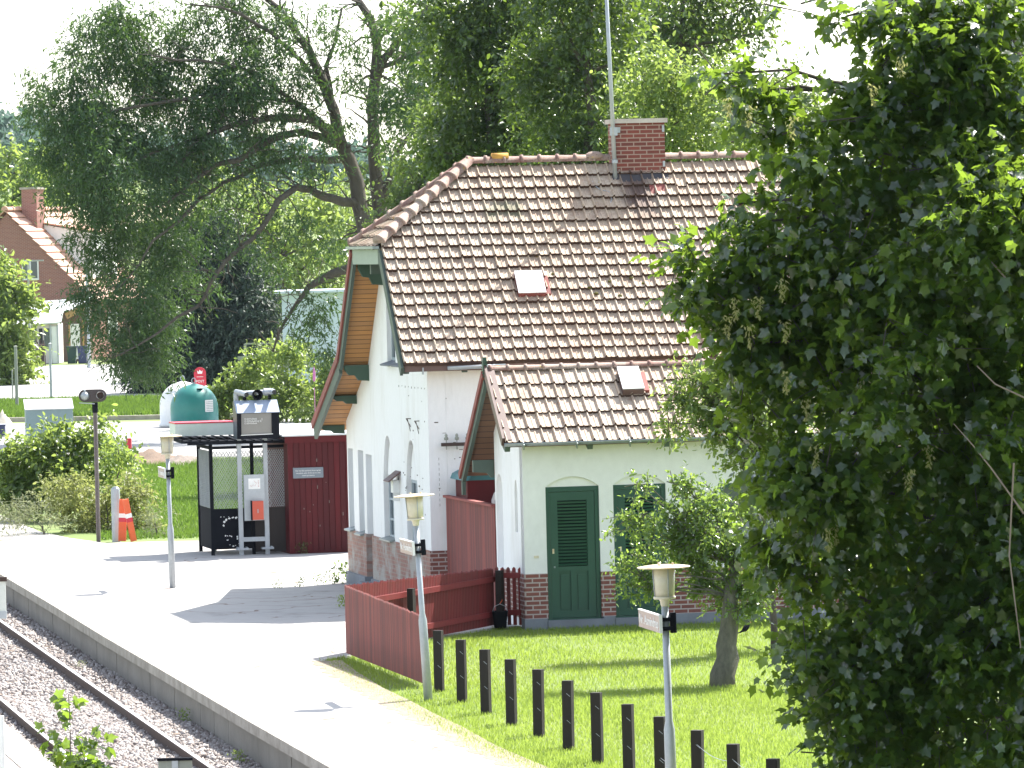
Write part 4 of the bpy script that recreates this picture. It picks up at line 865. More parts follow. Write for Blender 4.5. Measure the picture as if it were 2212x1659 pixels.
for i in range(12): x=random.uniform(.1,1.3); z=random.uniform(.4,2.1); m.bb(x,x+.012,-.003,-.0005,z,z+random.uniform(.01,.07))
m.build('bare_spots',m_greywood,sd)
# ------------------------------------------------------------------ signal, bollard, warning boards
sg=empty('dwarf_signal',gp(213,1169),0,'dark two-lamp railway signal on a tall rusty post','signal')
m=MB(); m.bb(-.045,-.02,-.04,.04,-.05,3.02); m.bb(.02,.045,-.04,.04,-.05,3.02); m.bb(-.02,.02,-.02,.02,-.05,2.95); m.build('post',M('grey_brown_steel',(.20,.17,.16),(.12,.10,.10),3,.7,.3,st=(1,1,.3)),sg)
MB().bb(-.06,.06,-.05,.05,2.85,3.08).build('collar',m_black,sg)
hx,hz=-.09+.05,3.23
stad=[(hx+.17+.14*math.sin(math.pi*i/10),hz+.14*math.cos(math.pi*i/10)) for i in range(11)]+[(hx-.17-.14*math.sin(math.pi*i/10),hz-.14*math.cos(math.pi*i/10)) for i in range(11)]
circ=[(hx+.17+.085*math.cos(2*math.pi*i/16),hz+.085*math.sin(2*math.pi*i/16)) for i in range(16)]
hd=MB().poly(stad,[circ],XF,-.10,-.07).build('head',M('dark_signal_plate',(.05,.035,.035),(.035,.03,.03),2,.5,.1),sg)
m=MB(); m.tube([(hx+.17,-.17,hz+.01),(hx+.17,0.05,hz)],.088,18,caps=False); m.build('lamp_hood',m_galv,hd); MB().tube([(hx+.17,-.07,hz),(hx+.17,.0,hz)],.08,16).build('lens',m_rust,hd)
m=MB(); m.tube([(hx-.17,-.2,hz),(hx-.17,-.11,hz)],[.06,.1],18); m.tube([(hx-.17,-.15,hz+.09),(hx-.17,-.15,hz+.14)],.02,8); m.build('capped_lamp',m_galv,hd,True)
m=MB(); m.tube([(hx-.3,-.12,hz-.15),(hx-.05,-.12,hz-.17),(.0,-.1,3.05)],.012,6); m.build('cable',m_galv,sg)
o=MB().lathe([(.10,-.05),(.10,1.1),(.095,1.15),(.05,1.2)],n=10,sy=.7).build('concrete_bollard',m_galv,None,False); o.location=gp(252,1168); tag(o,'plain grey bollard standing behind the orange boards','bollard')
def wboard(name,label,loc,h,w,rx,ry,rz):
    e=empty(name,loc,0,label,'warning board'); e.rotation_euler=(rx,ry,rz); m=MB(); m.bb(-w/2,w/2,-.03,.03,0,h); m.build('board',m_orange,e)
    m=MB(); m.bb(-w/2-.002,w/2+.002,-.032,.032,h*.56,h*.66); m.build('white_band',m_text,e); m=MB(); m.bb(-w/2-.002,w/2+.002,-.032,.032,h*.46,h*.56); m.build('red_band',m_redsign,e)
wboard('warning_board','upright red and white warning board in front of the bollard',gp(264,1169),.93,.17,0,.05,0)
wboard('warning_board','bright orange warning board leaning beside the upright one',gp(289,1169),.95,.13,0,-.19,.5)
# ------------------------------------------------------------------ car park, roads, verge
def sheet(name,label,px,z,mat,cat='road'):
    pts=[gp(*q) for q in px]; o=MB().add([(p.x,p.y,z) for p in pts],[tuple(range(len(pts)))]).build(name,mat); tag(o,label,cat,kind='structure'); return o
sheet('car_park','pale asphalt car park in front of the recycling containers',((-300,1010),(-300,918),(0,914),(350,909),(800,900),(1000,905),(1000,985),(760,985),(430,985),(285,985),(200,1005),(0,1015)),-.024,m_road)
sheet('road','pale village road beyond the grass verge',((-300,862),(-300,800),(0,800),(120,788),(300,785),(600,800),(900,800),(900,850),(600,855),(300,862),(0,866)),-.022,m_road)
k=MB(); pts=[gp(-200,913),gp(0,910),gp(150,908),gp(350,904),gp(600,900)]
k.sweep(pts[::-1],[(-.15,-.05),(.15,-.05),(.15,.14),(-.15,.14)]); k.sweep([Vector((-26,226,0)),Vector((-26.1,226,0))],[(0,0),(.1,0),(.1,.1)]) if 0 else None
tag(k.build('kerb',m_cope),'grey kerb stones between the car park and the grass verge','kerb',kind='structure')
def igloo(loc,mat,label,hole=True):
    e=empty('recycling_container',loc,0,label,'container','domed recycling containers'); R=.85
    prof=[(.90,0),(.90,.1),(R,.12),(R,.75)]+[(R*math.cos(t),.75+.85*math.sin(t)) for t in [math.pi/2*i/9 for i in range(1,9)]]+[(.09,1.61)]
    MB().lathe(prof,n=36).build('shell',mat,e,True); m=MB(); m.tube([(.07*math.cos(t),0,1.72+.09*math.sin(t)) for t in [2*math.pi*i/12 for i in range(13)]],.02,6); m.tube([(0,0,1.55),(0,0,1.65)],.04,8); m.build('lifting_ring',m_galv,e)
    if hole: MB().lathe([(.1,-.02),(.12,.02),(.08,.03)],(.22,-.42,1.42),12).build('opening',m_black,e)
    return e
ig=igloo(gp(421,927),m_teal,'teal domed recycling container with a white notice, in front')
m=MB(); n=6
vs=[]
for j in range(2):
    for i in range(n+1): t=-1.05+.42*i/n; r=.856; vs.append((r*math.cos(t),r*math.sin(t),.62+.5*j if j==0 else 1.04))
m.add(vs,[(i,i+1,n+1+i+1,n+1+i) for i in range(n)]); nt_=m.build('notice',m_whitep,ig)
m=MB()
for r0 in range(6):
    for i in range(5):
        t=-1.0+.42*(i+.1)/n; t2=t+.05; z=.66+r0*.06; m.add([(.859*math.cos(a),.859*math.sin(a),zz) for zz in (z,z+.022) for a in (t,t2)],[(0,1,3,2)])
m.build('notice_print',m_bluegrey,nt_)
igloo(gp(397,920),m_whitep,'white domed recycling container half hidden behind the teal one',False)
po=empty('post_box_sign',at(433,850,214)*1.0,0,'round-topped red sign with a crown and white lettering behind the containers','sign'); po.location.z=0; zt=at(433,793,214).z
m=MB(); m.tube([(0,.05,0),(0,.05,zt-.4)],.04,8); m.build('post',m_galv,po)
pb=MB().poly([(-.22,zt-.68),(.22,zt-.68),(.22,zt-.2)]+[(.22*math.cos(t),zt-.22+.22*math.sin(t)) for t in [math.pi*i/12 for i in range(13)]],[],XF,-.02,.02).build('panel',m_redsign,po)
text('lettering','POST',.13,m_text,Vector((0,-.025,zt-.56)),RX,pb,1,'CENTER')
m=MB(); m.poly([(-.08,zt-.24),(.08,zt-.24),(.1,zt-.12),(.045,zt-.17),(0,zt-.09),(-.045,zt-.17),(-.1,zt-.12)],[],XF,-.025,-.021); m.bb(-.12,.12,-.025,-.021,zt-.36,zt-.345); m.build('crown_emblem',m_text,pb)
cb=empty('equipment_cabinet',(at(57,940,188).x,188,0),.12,'large blue-grey cabinet with a sloping pale lid left of the signal','cabinet')
zt=at(60,884,188).z; m=MB(); m.poly([(0,-.02),(1.0,-.02),(1.0,zt+.26),(0,zt)],[],lambda u,v,t:(t,u,v),0,1.5); m.build('body',M('cabinet_paint',(.17,.24,.25),(.14,.2,.21),1,.5,.1),cb)
m=MB(); m.slab([(-.03,-.05,zt+.0),(1.53,-.05,zt+.0),(1.53,1.02,zt+.29),(-.03,1.02,zt+.29)],.03); m.build('lid',m_metalroof,cb); m=MB(); m.bb(1.501,1.51,.1,.9,.1,zt-.1); m.build('sunlit_side',m_whitep,cb)  # white sheet paints the right face as sunlit
m=MB().tube([(0,0,0),(0,0,1.0)],.09,12); o=m.build('marker_post',m_redsign); p=gp(279,988); o.location=(p.x,p.y,-.03); o.scale=(1,1,.62); tag(o,'short red post with white bands by the dirt heap','post'); b=MB().tube([(0,0,.30),(0,0,.36)],.093,12,caps=False).tube([(0,0,.40),(0,0,.46)],.093,12,caps=False).build('white_band',m_text,o)
# dirt heap
def heap(name,label,c,rx,ry,h,mat,n=18):
    vs=[];
    for j in range(n+1):
        for i in range(n+1):
            u,v=2*i/n-1,2*j/n-1; r=math.sqrt(u*u+v*v); z=h*max(0,1-r)**.8*(.7+.5*random.random())-.04; vs.append((c.x+u*rx,c.y+v*ry,z))
    o=MB().add(vs,[(j*(n+1)+i,j*(n+1)+i+1,(j+1)*(n+1)+i+1,(j+1)*(n+1)+i) for j in range(n) for i in range(n)]).build(name,mat,None,True); tag(o,label,'heap'); return o
heap('dirt_heap','low heap of brown soil and rubble at the car park edge',gp(322,996),1.1,3,.38,M('brown_soil',(.20,.14,.10),(.11,.08,.06),3,.95,1.,d=.03))
heap('dirt_heap','dark low heap of rubble just left of the shelter',gp(395,996),.7,3,.25,M('rubble_soil',(.24,.2,.17),(.12,.1,.09),3,.95,1.,d=.03))
o=heap('boulder','pale boulder lying in the verge at the left edge',gp(6,912),.35,.5,.45,m_cope,8); o['category']='stone'
p=gp(3,943); e=empty('blue_bin',p,0,'dark blue box cut off by the left edge of the car park','bin'); m=MB(); m.bb(-.3,.14,-.2,.2,0,.38); m.build('body',M('dark_blue',(.02,.03,.09),(.02,.025,.07),2,.5,.05),e); MB().bb(-.32,.16,-.22,.22,.38,.42).build('lid',bpy.data.materials['dark_blue'],e)
# slim poles in the verge
def pole(px,y0,y1,r,mat,label,name='pole',Y=None,arm=0):
    p=gp(px,y0) if Y is None else Vector((at(px,y0,Y).x,Y,0)); h=at(px,y1,p.y).z; m=MB(); m.tube([(0,0,-.1),(0,0,h)],[r,r*.9],8)
    if arm: m.tube([(0,0,h-.03),(arm,0,h-.03)],r*.7,6)
    m.lathe([(r*1.5,0),(r*1.4,.05),(r,.07)],n=8); m.lathe([(r*1.1,h-.02),(r*1.15,h+.0),(r*.4,h+.03)],n=8)
    o=m.build(name,mat); o.location=p; tag(o,label,'pole')
pole(37,882,748,.07,m_greywood,'weathered wooden pole in the verge near the hedge'); pole(111,866,742,.06,m_galv,'pale grey pole in the verge right of the wooden pole','pole'); pole(28,872,800,.03,m_greywood,'thin short stick pole left of the wooden pole')
pole(66,790,562,.07,m_greywood,'tall thin pole with a short arm in front of the brick gable',Y=330,arm=.9); pole(193,790,575,.09,m_galv,'tall pale pole at the right corner of the brick house',Y=320)
# ------------------------------------------------------------------ brick house and sheds in the distance
bh_Y=345; ap=at(14,456,bh_Y); er=at(200,640,bh_Y); 
hb=empty('brick_house',(ap.x,bh_Y,0),-.30,'red brick gabled house with an orange tiled roof at the left','house')
hw=(er.x-ap.x)/math.cos(.3); zr=ap.z; ze=er.z; Ln=9.5
m=MB(); m.poly([(-hw,0),(hw,0),(hw,ze),(0,zr-.15),(-hw,ze)],[],XF,0,Ln); m.build('wall',m_brickh,hb)
m_oldtile=tilemat('orange_roof_tiles',(.62,.34,.24),(.54,.28,.2),(.58,.36,.28))
rf=MB(); sl=math.hypot(hw+.3,(zr-ze)*(hw+.3)/hw); nr=13; dz=(zr-ze)/hw
for s in (1,-1):
    for r in range(nr):
        u0=r/nr*(hw+.35); u1=(r+1.08)/nr*(hw+.35)
        rf.t=random.uniform(.1,.9); rf.slab([(s*u0,-.25,zr-u0*dz+.02),(s*u1,-.25,zr-u1*dz+.12),(s*u1,Ln+.25,zr-u1*dz+.12),(s*u0,Ln+.25,zr-u0*dz+.02)],.05)
rf.t=0
o=rf.build('roof',m_oldtile,hb); m=MB(); ridge(m,(0,-.3,zr+.1),(0,Ln+.3,zr+.1),10,.18); m.build('ridge_tiles',m_oldtile,hb)
m=MB(); m.bb(.2,1.15,1.9,3.1,zr-1.2,zr+1.25); ch2=m.build('chimney',m_brickh,hb); MB().bb(.12,1.23,1.82,3.18,zr+1.25,zr+1.38).build('cap',m_cope,ch2)
def hwin(x0,x1,z0,z1,y=-.04,mid=True):
    m=MB(); m.bb(x0,x1,y,y+.1,z0,z1); o=m.build('window',m_whitep,hb)
    g=MB(); c=(x0+x1)/2
    for a,b in ((x0+.08,c-.05),(c+.05,x1-.08)): g.bb(a,b,y-.012,y-.002,z0+.1,z1-.08)
    g.build('pane',m_glass,o)
wz=(at(66,605,bh_Y).z,at(66,562,bh_Y).z); hwin((at(49,600,bh_Y).x-ap.x)/.955,(at(86,600,bh_Y).x-ap.x)/.955,*wz)
# long shed dormer on the right slope
m=MB(); u0,u1=.9,hw-1.0; z_=lambda u: zr-u*dz
m.add([(u0,3,z_(u0)+.1),(u1,3,z_(u1)+.05),(u1,3,z_(u0)-.5),(u0,7,z_(u0)+.1),(u1,7,z_(u1)+.05),(u1,7,z_(u0)-.5)],[(0,1,2),(3,5,4),(0,2,5,3),(1,4,5,2),(0,3,4,1)]); m.build('dormer',m_whitep,hb)
MB().slab([(u0-.1,2.85,z_(u0)+.18),(u0-.1,7.15,z_(u0)+.18),(u1+.2,7.15,z_(u0)-.45),(u1+.2,2.85,z_(u0)-.45)],.08).build('dormer_roof',m_oldtile,hb)
m=MB(); m.bb(hw+.02,hw+.1,2.5,4.0,1.3,2.7); o=m.build('window',m_whitep,hb); MB().bb(hw+.105,hw+.115,2.65,3.85,1.42,2.6).build('pane',m_glass,o)
# brown lean-to with corrugated roof
Y=340; x0=at(128,780,Y).x; x1=at(190,780,Y).x; zt=at(150,655,Y).z; zt2=at(188,640,Y).z
lt=empty('lean_to',(x0,Y,0),-.05,'brown lean-to with a corrugated roof and a white door against the brick house','shed'); w_=x1-x0
m=MB(); m.poly([(0,0),(w_,0),(w_,zt2-.4),(0,zt-.5)],[],XF,0,2.5); m.build('wall',M('brown_boards',(.16,.10,.08),(.12,.08,.065),1,.8,.2,st=(4,4,.3)),lt)
m=MB(); m.bb(w_*.42,w_*.75,-.06,-.01,0.1,zt-1.2); m.build('door',m_whitep,lt); m=MB(); m.bb(w_*.36,w_*.415,-.07,-.01,0,zt-1.1); m.bb(w_*.84,w_*.9,-.07,-.01,0,zt-1.0); m.beam((w_*.3,-.3,zt-.75),(w_*1.0,-.3,zt2-.55),.1,.35); m.build('timber_frame',m_wood,lt)
def corr(mb,p,U,V,nu,lw,amp=.05,step=5):
    U=Vector(U);V=Vector(V);p=Vector(p);n=nu*step; N=U.cross(V).normalized(); vs=[p+U*(i/n)+V*j+N*amp*math.sin(2*math.pi*i/step) for j in (0,1) for i in range(n+1)]
    mb.add(vs,[(i,i+1,n+1+i+1,n+1+i) for i in range(n)])
m=MB(); corr(m,(-.2,-.5,zt-.6),(w_+.3,0,zt2-zt+.1),(0,3,.55),12,1); m.build('roof',m_metalroof,lt)
Y=334; x0=at(62,790,Y).x; x1=at(126,790,Y).x; zt=at(100,700,Y).z
wsd=empty('white_shed',(x0,Y,0),-.03,'white outbuilding with a broad pale roof left of the lean-to','shed'); w_=x1-x0
m=MB(); m.bb(0,w_,0,3,0,zt); m.build('wall',M('white_boards',(.66,.60,.58),(.6,.52,.5),1,.8,.2),wsd); m=MB(); m.slab([(-1.4,-.35,zt-.05),(w_+.25,-.35,zt+.1),(w_+.2,3.2,zt+1.35),(-1.4,3.2,zt+1.2)],.08); m.build('roof',m_metalroof,wsd)
for a,b,mt in ((.12,.3,m_glass),(.38,.5,m_dark),(.55,.75,m_glass)): MB().bb(w_*a,w_*b,-.05,-.01,.9 if mt is m_glass else 0.05,2.0).build('window' if mt is m_glass else 'door',mt,wsd)
m=MB(); m.bb(w_*.8,w_*.98,-.06,-.01,0,2.1); m.build('door',m_whitep,wsd); m=MB(); m.tube([(w_*.77,-.1,zt-.05),(w_*.77,-.1,0)],.05,6); m.tube([(w_*1.02,-.1,zt-.05),(w_*1.02,-.1,0)],.05,6); m.build('downpipe',m_galv,wsd)
for i,(px,lab,c) in enumerate(((156,'dark green wheelie bin outside the lean-to',(.02,.06,.05)),(179,'dark blue wheelie bin beside the green one',(.03,.04,.12)))):
    p=gp(px,786); e=empty('wheelie_bin',p,0,lab,'bin','wheelie bins'); mt=M('bin_plastic_'+('green','blue')[i],c,None,2,.5,.05)
    m=MB(); m.add([(x*.24*s,y*.24*s,z) for z,s in ((.05,.85),(.92,1.15)) for x,y in ((-1,-1),(1,-1),(1,1),(-1,1))],[(0,1,2,3),(4,5,6,7),(0,1,5,4),(1,2,6,5),(2,3,7,6),(3,0,4,7)]); m.build('body',mt,e); MB().bb(-.3,.3,-.32,.3,.93,1.0).build('lid',mt,e); MB().tube([(-.26,.2,.1),(.26,.2,.1)],.1,10).build('wheels',m_black,e)
# stake fence by the shed
p=gp(64,792); q=gp(98,790); e=empty('stake_fence',p,math.atan2(q.y-p.y,q.x-p.x),'rickety dark stake fence in front of the white outbuilding','fence'); m=MB(); L=(q-p).length
for i in range(11): x=L*i/10; m.tube([(x,0,0),(x+random.uniform(-.1,.1),0,random.uniform(.9,1.5))],.03,5)
m.beam((0,0,1.15),(L,0,1.2),.04,.08); m.build('stakes',m_rust,e)
# blue-white building, deck fence and parasol behind the bushes
Y=238; a=at(612,780,Y); b=at(735,780,Y); zt=at(640,628,Y).z; e=empty('pale_blue_building',(a.x,Y,0),0,'pale blue-white building seen through the hanging branches','building')
MB().bb(0,b.x-a.x+4,0,6,0,zt).build('wall',M('pale_blue_wall',(.60,.68,.78),(.52,.6,.7),.6,.8,.05),e); MB().slab([(-.3,-.4,zt),(b.x-a.x+4.3,-.4,zt),(b.x-a.x+4.3,3,zt+.02),(-.3,3,zt+.02)],.1).build('roof',bpy.data.materials['pale_blue_wall'],e)
MB().bb(1.6,4.6,-.02,-.001,0,1.6).build('dark_base',m_bluegrey,e)
Y=228; a=at(530,770,Y); b=at(648,770,Y); z1=at(560,742,Y).z; e=empty('deck_fence',(a.x,Y,0),0,'weathered wooden deck fence with a criss-cross panel','fence'); L=b.x-a.x; zc=at(560,765,Y).z
m=MB(); 
for z in (zc-.5,zc-.32,zc-.14): m.bb(-.3,L+.5,-.03,0,z-.08,z+.08)
for x in (0,.5,1.,L-.5,L): m.bb(x-.05,x+.05,.001,.08,0,z1)
m.beam((0,-.05,z1),(L*.75,-.05,z1),.08,.06); m.bb(L*.75,L+.5,-.02,0,zc-.05,z1); m.build('boards',m_greywood,e)
m=MB()
for k in range(4):
    x=L*.32+k*.22; m.beam((x,-.04,zc),(x+.5,-.04,z1-.1),.04,.04); m.beam((x+.5,-.06,zc),(x,-.06,z1-.1),.04,.04)
m.build('trellis',m_dark,e)
# loosestrife-like pink flower spike
Y=196; p=at(679,830,Y); q=at(679,792,Y); o=MB().tube([(0,0,0),(0,0,q.z-.7)],.012,5).lathe([(.02,q.z-.5),(.05,q.z-.42),(.045,q.z-.2),(.01,q.z)],n=8).build('flower_spike',M('pink_flower',(.6,.2,.42),(.45,.15,.35),14,.8,.8)); o.location=(p.x,Y,0); tag(o,'tall pink flower spike rising from the bushes beside the roof edge','flower')
# antenna mast
a0=LH(4.03,2.62,7.5); a1=LH(3.93,2.62,11.6); e=empty('antenna_mast',a0,0,'tall thin grey mast clamped to the chimney','mast'); MB().tube([(0,0,0),(a1-a0)*.5,(a1-a0)],[.04,.036,.03],10).build('tube',m_galv,e,True); m=MB(); m.tube([(0,0,.3),(.0,0,.36)],.055,8); m.bb(-.08,.06,-.04,.0,.8,.95); m.build('clamp',m_galv,e)
m=MB(); pts=[(3.6,2.55,7.62),(3.58,2.5,7.5),(3.7,2.4,7.42),(3.85,2.36,7.36),(3.87,2.22,7.2),(3.82,2.15,7.13)]; m.tube([(a,b,4.36+(b+.41)*1.03+.07) for a,b,_ in pts],.008,5); m.build('loose_cable',m_galv,H)
# blackbird on the lawn
p=gp(1612,1372); e=empty('blackbird',p,.6,'blackbird standing on the lawn right of the pear tree trunk','bird')
body=MB().tube([(-.13,0,.05),(-.08,0,.07),(-.04,0,.09),(0,0,.12),(.035,0,.155),(.05,0,.19),(.065,0,.205),(.085,0,.205)],[.012,.018,.038,.046,.034,.024,.022,.008],12); body.build('body',m_black,e,True)
MB().tube([(.083,0,.205),(.105,0,.2)],[.007,.001],6).build('beak',m_orange,e); m=MB(); m.tube([(0,.015,.1),(.005,.015,0)],.004,5); m.tube([(0,-.015,.1),(.01,-.015,0)],.004,5); m.build('legs',m_black,e); MB().slab([(-.24,-.016,.02),(-.1,-.014,.07),(-.1,.014,.07),(-.24,.016,.02)],.008).build('tail',m_black,e)
# ------------------------------------------------------------------ leaves
lf_maple=leafmat('maple_leaf',(.007,.024,.008),(.018,.048,.011),(.42,.64,.06),.24,.33,.9)
lf_dark=leafmat('dark_leaf',(.010,.032,.010),(.025,.058,.015),(.30,.45,.05),.32,.32,.7)
lf_willow=leafmat('willow_leaf',(.013,.043,.016),(.030,.072,.024),(.20,.36,.055),.40,.26,.5)
lf_bright=leafmat('bright_leaf',(.04,.085,.018),(.085,.135,.035),(.46,.60,.12),.38,.45,.7)
lf_mid=leafmat('mid_leaf',(.03,.065,.018),(.06,.105,.035),(.30,.42,.08),.4,.38)
lf_pear=leafmat('pear_leaf',(.024,.065,.018),(.055,.105,.03),(.42,.6,.10),.24,.42,.9)
lf_conifer=leafmat('conifer_needles',(.014,.035,.022),(.025,.05,.03),(.05,.09,.04),.6,.15)
lf_grey=leafmat('grey_green_leaf',(.15,.18,.10),(.22,.24,.15),(.35,.38,.18),.6,.4)
lf_grass=leafmat('grass_blade',(.10,.165,.025),(.18,.25,.045),(.46,.60,.10),.5,.5,.3)
lf_grass2=leafmat('meadow_blade',(.045,.10,.015),(.09,.15,.03),(.22,.36,.05),.6,.4,.2)
lf_seed=leafmat('seed_wings',(.16,.17,.05),(.24,.24,.09),(.5,.5,.18),.6,.4)
lf_far=leafmat('haze_tinted_leaf',(.07,.12,.11),(.12,.17,.15),(.16,.26,.2),.6,.35)  # distance haze put into the leaf colour: paler and bluer
def BL(lst,Y,dy=.9,k=1.):
    sc=F/Y; out=[]
    for b in lst:
        r=b[2]/sc*k; p=at(b[0],b[1],Y+random.uniform(-dy,dy)*r); out.append((tuple(p),r)+((b[3],) if len(b)>3 else ()))
    return out
def basepx(px,Y,z=0): p=at(px,900,Y); return (p.x,Y,z)
# willow-like tree with traced limbs
YW=200
def W(x,y,d=0): return tuple(at(x,y,YW+d))
TR=[([(845,700,0),(812,600,0),(790,500,0),(777,447,0),(753,343,0),(736,309,0),(722,240,0),(694,165,0),(667,106,0),(636,65,0),(567,-10,0)],.36,.09),
([(845,700,1),(830,600,1),(822,464,1),(808,326,1),(804,223,1),(815,103,1),(801,41,1),(760,-20,1)],.33,.11),
([(829,430,1),(849,343,1.2),(890,285,1.5),(930,240,1.5)],.14,.04),([(815,160,1),(832,124,1),(873,82,1),(925,20,1),(955,-20,1)],.16,.07),
([(806,215,1),(818,148,1),(880,120,1),(949,100,1.5)],.13,.05),([(739,299,0),(687,261,-.5),(640,222,-1),(584,213,-1),(533,206,-1)],.14,.04),
([(742,310,0),(670,258,-1),(601,254,-1.5),(550,261,-2),(498,271,-2),(447,292,-2),(405,337,-2),(378,395,-2.5)],.16,.04),
([(745,320,0),(653,285,-.5),(584,302,-1.5),(515,347,-2),(464,357,-2),(412,395,-2.5),(360,440,-3)],.16,.04),
([(752,345,0),(704,347,-.5),(636,344,-1),(550,361,-1.2),(481,395,-1.5),(430,430,-2)],.14,.04),
([(775,440,0),(739,436,-.5),(700,425,-.8),(670,409,-1),(640,405,-1.5),(601,433,-2),(584,464,-2.2),(550,512,-2.4),(488,563,-2.7),(455,610,-3),(430,660,-3)],.17,.05),
([(800,570,0),(758,580,-.5),(704,597,-1),(665,622,-1.2),(646,649,-1.2),(612,700,-1.5),(590,760,-1.5)],.19,.03),
([(728,262,0),(708,189,-.5),(670,110,-1),(636,65,-1),(584,20,-1)],.12,.05),([(716,215,0),(704,144,.3),(722,96,.3),(739,17,.3)],.1,.04),
([(700,190,-.5),(650,130,-1),(584,69,-1.5),(520,30,-2),(481,17,-2),(412,10,-2)],.1,.03),([(650,232,-1),(560,160,-2),(430,130,-2.5),(330,120,-3)],.09,.03),([(540,206,-1),(430,210,-2),(300,230,-3),(180,260,-3)],.09,.03),
([(440,292,-2),(330,330,-3),(230,380,-3)],.07,.02),([(430,430,-2),(330,520,-3),(260,620,-3.4)],.07,.02),([(430,660,-3),(340,720,-3.4),(250,770,-3.6)],.06,.02)]
we=empty('willow_tree',basepx(845,YW),0,'huge old spreading tree with dark arching limbs and narrow leaves','tree'); wb=Vector(we.location)
m=MB(); tw=MB()
for pts,r0,r1 in TR:
    P=[Vector(W(*p))-wb for p in pts]
    if pts[0][1]==700: P=[Vector((P[0].x,P[0].y,-.2))]+P
    # refine with slight wobble
    Q=[P[0]]
    for a,b in zip(P,P[1:]): Q+=[a.lerp(b,.5)+Vector((random.uniform(-1,1),0,random.uniform(-1,1)))*(b-a).length*.05,b]
    m.tube(Q,[r0+(r1-r0)*i/(len(Q)-1) for i in range(len(Q))],8)
    for i in range(3,len(Q)):
        for k in range(3):
            d=Vector((random.uniform(-1,.6),random.uniform(-1,1),random.uniform(-.5,.9))); L=random.uniform(.5,1.6); s=Q[i]; e_=s+d.normalized()*L
            limb(tw,s,e_,r1*.5,.012,5,.35,5)
m.build('trunk',m_bark,we,True); tw.build('branches',m_bark,we,True)
WB=[(150,200,80),(100,250,55),(110,330,50),(200,120,70),(230,50,60),(300,40,60),(250,200,110),(330,130,90),(200,300,90),(170,400,60),(260,380,110),(350,280,120),(430,200,100),(400,60,60),(500,110,60,.8),(480,290,100),
(300,480,110),(230,520,75),(190,560,32,.5),(330,580,110),(250,650,85),(330,690,80,.7),(290,770,60),(235,745,45),(430,420,80,.5),(440,540,70,.3),(560,60,60,.8),(640,50,50,.6),(700,40,45,.6),(770,90,40,.6),(600,150,60,.7),(560,240,60,.8),(660,190,40,.6),(640,110,50,.6),(740,150,40,.5),(480,30,60,.8),(540,0,60,.8),(640,250,45,.6),(700,290,35,.5),(500,180,60,.8),
(860,40,50,.8),(910,100,50,.8),(860,200,50,.8),(930,30,40,.8),(870,280,45,.8),(900,200,40,.8),(550,420,50,.5),(620,480,50,.5),(560,520,45,.3),(700,520,40,.5),(690,650,45,.8),(660,700,35,.7),(700,350,40,.5),(560,330,50,.5),(620,320,45,.5),(700,740,35,.7),(780,180,35,.4),(750,250,30,.4),(620,560,45,.4),(160,500,22,.4),(300,700,70),(340,775,45,.9),(90,190,30),(80,330,25),(130,420,30)]
P,D,T=twigs(BL(WB,YW-1.5,1.2),270,8,.7,.6,outw=.6,shell=.5)
leafmesh('crown',P-np.array(wb),D,.2*(.6+.7*RNG.random(len(P))),'lance',lf_willow,we,.5,1.25)
tree('dark_conifer','tall dark conifer standing under the huge tree above the containers','tree',basepx(430,262),tuple(at(400,450,262)),.25,BL([(470,470,25),(480,520,50),(500,580,60),(440,560,55),(400,480,25),(405,530,45),(415,600,75),(425,690,100),(400,770,100),(470,780,80),(530,690,70),(540,770,60),(360,800,60),(560,640,45)],262,.6),lf_conifer,m_bark,'lance',per=200,K=7,L=.8,size=.34,droop=.5,limbs=False,wid=1.4)
tree('garden_tree','bright yellow-green tree glimpsed through the arching limbs','tree',basepx(600,285),tuple(at(600,560,285)),.25,BL([(480,430,80),(560,470,90),(640,470,80),(720,430,70),(500,560,80),(600,600,80),(690,560,70),(740,620,60),(560,690,70),(480,680,60),(680,700,50),(740,500,60)],285,1.),lf_bright,m_bark,per=45,K=6,L=1.2,size=.34,group='trees behind the station')
tree('garden_tree','loose mid green tree just right of the forked trunks','tree',basepx(900,180),tuple(at(895,450,180)),.2,BL([(880,400,50),(920,330,55),(870,480,60),(960,260,60),(940,420,60),(850,560,50),(990,340,50),(1000,200,40)],180,1.),lf_mid,m_bark,per=220,K=6,L=.7,size=.17,group='trees behind the station',twg=5)
tree('tall_tree','tall dark leafy tree rising behind the left half of the roof','tree',basepx(1050,158),tuple(at(1060,120,158)),.25,BL([(960,60,60),(1010,130,70),(1060,40,80),(1090,180,90),(1000,230,60),(1060,280,80),(1140,90,80),(1150,250,80),(960,330,50),(1130,340,60),(940,-20,60),(1100,-50,90),(1010,320,60)],158,1.),lf_dark,m_bark,per=330,K=6,L=.7,size=.17,group='trees behind the station')
tree('tall_tree','tall dark tree with an upright trunk just left of the chimney','tree',basepx(1265,152),tuple(at(1275,20,152)),.3,BL([(1210,40,80),(1290,60,80),(1180,150,80),(1260,170,90),(1230,270,90),(1310,260,60),(1200,340,60),(1300,350,50),(1330,140,50,.7),(1250,-60,100),(1350,30,50,.6)],152,1.),lf_dark,m_bark,per=330,K=6,L=.7,size=.16,group='trees behind the station')
tree('garden_tree','sunlit yellow-green tree directly behind the brick chimney','tree',basepx(1450,146),tuple(at(1440,200,146)),.2,BL([(1400,170,60),(1460,140,60),(1520,200,70),(1400,260,60),(1470,260,70),(1550,280,60),(1480,330,60),(1390,340,50),(1580,340,50)],146,1.),lf_bright,m_bark,per=280,K=6,L=.7,size=.15,group='trees behind the station')
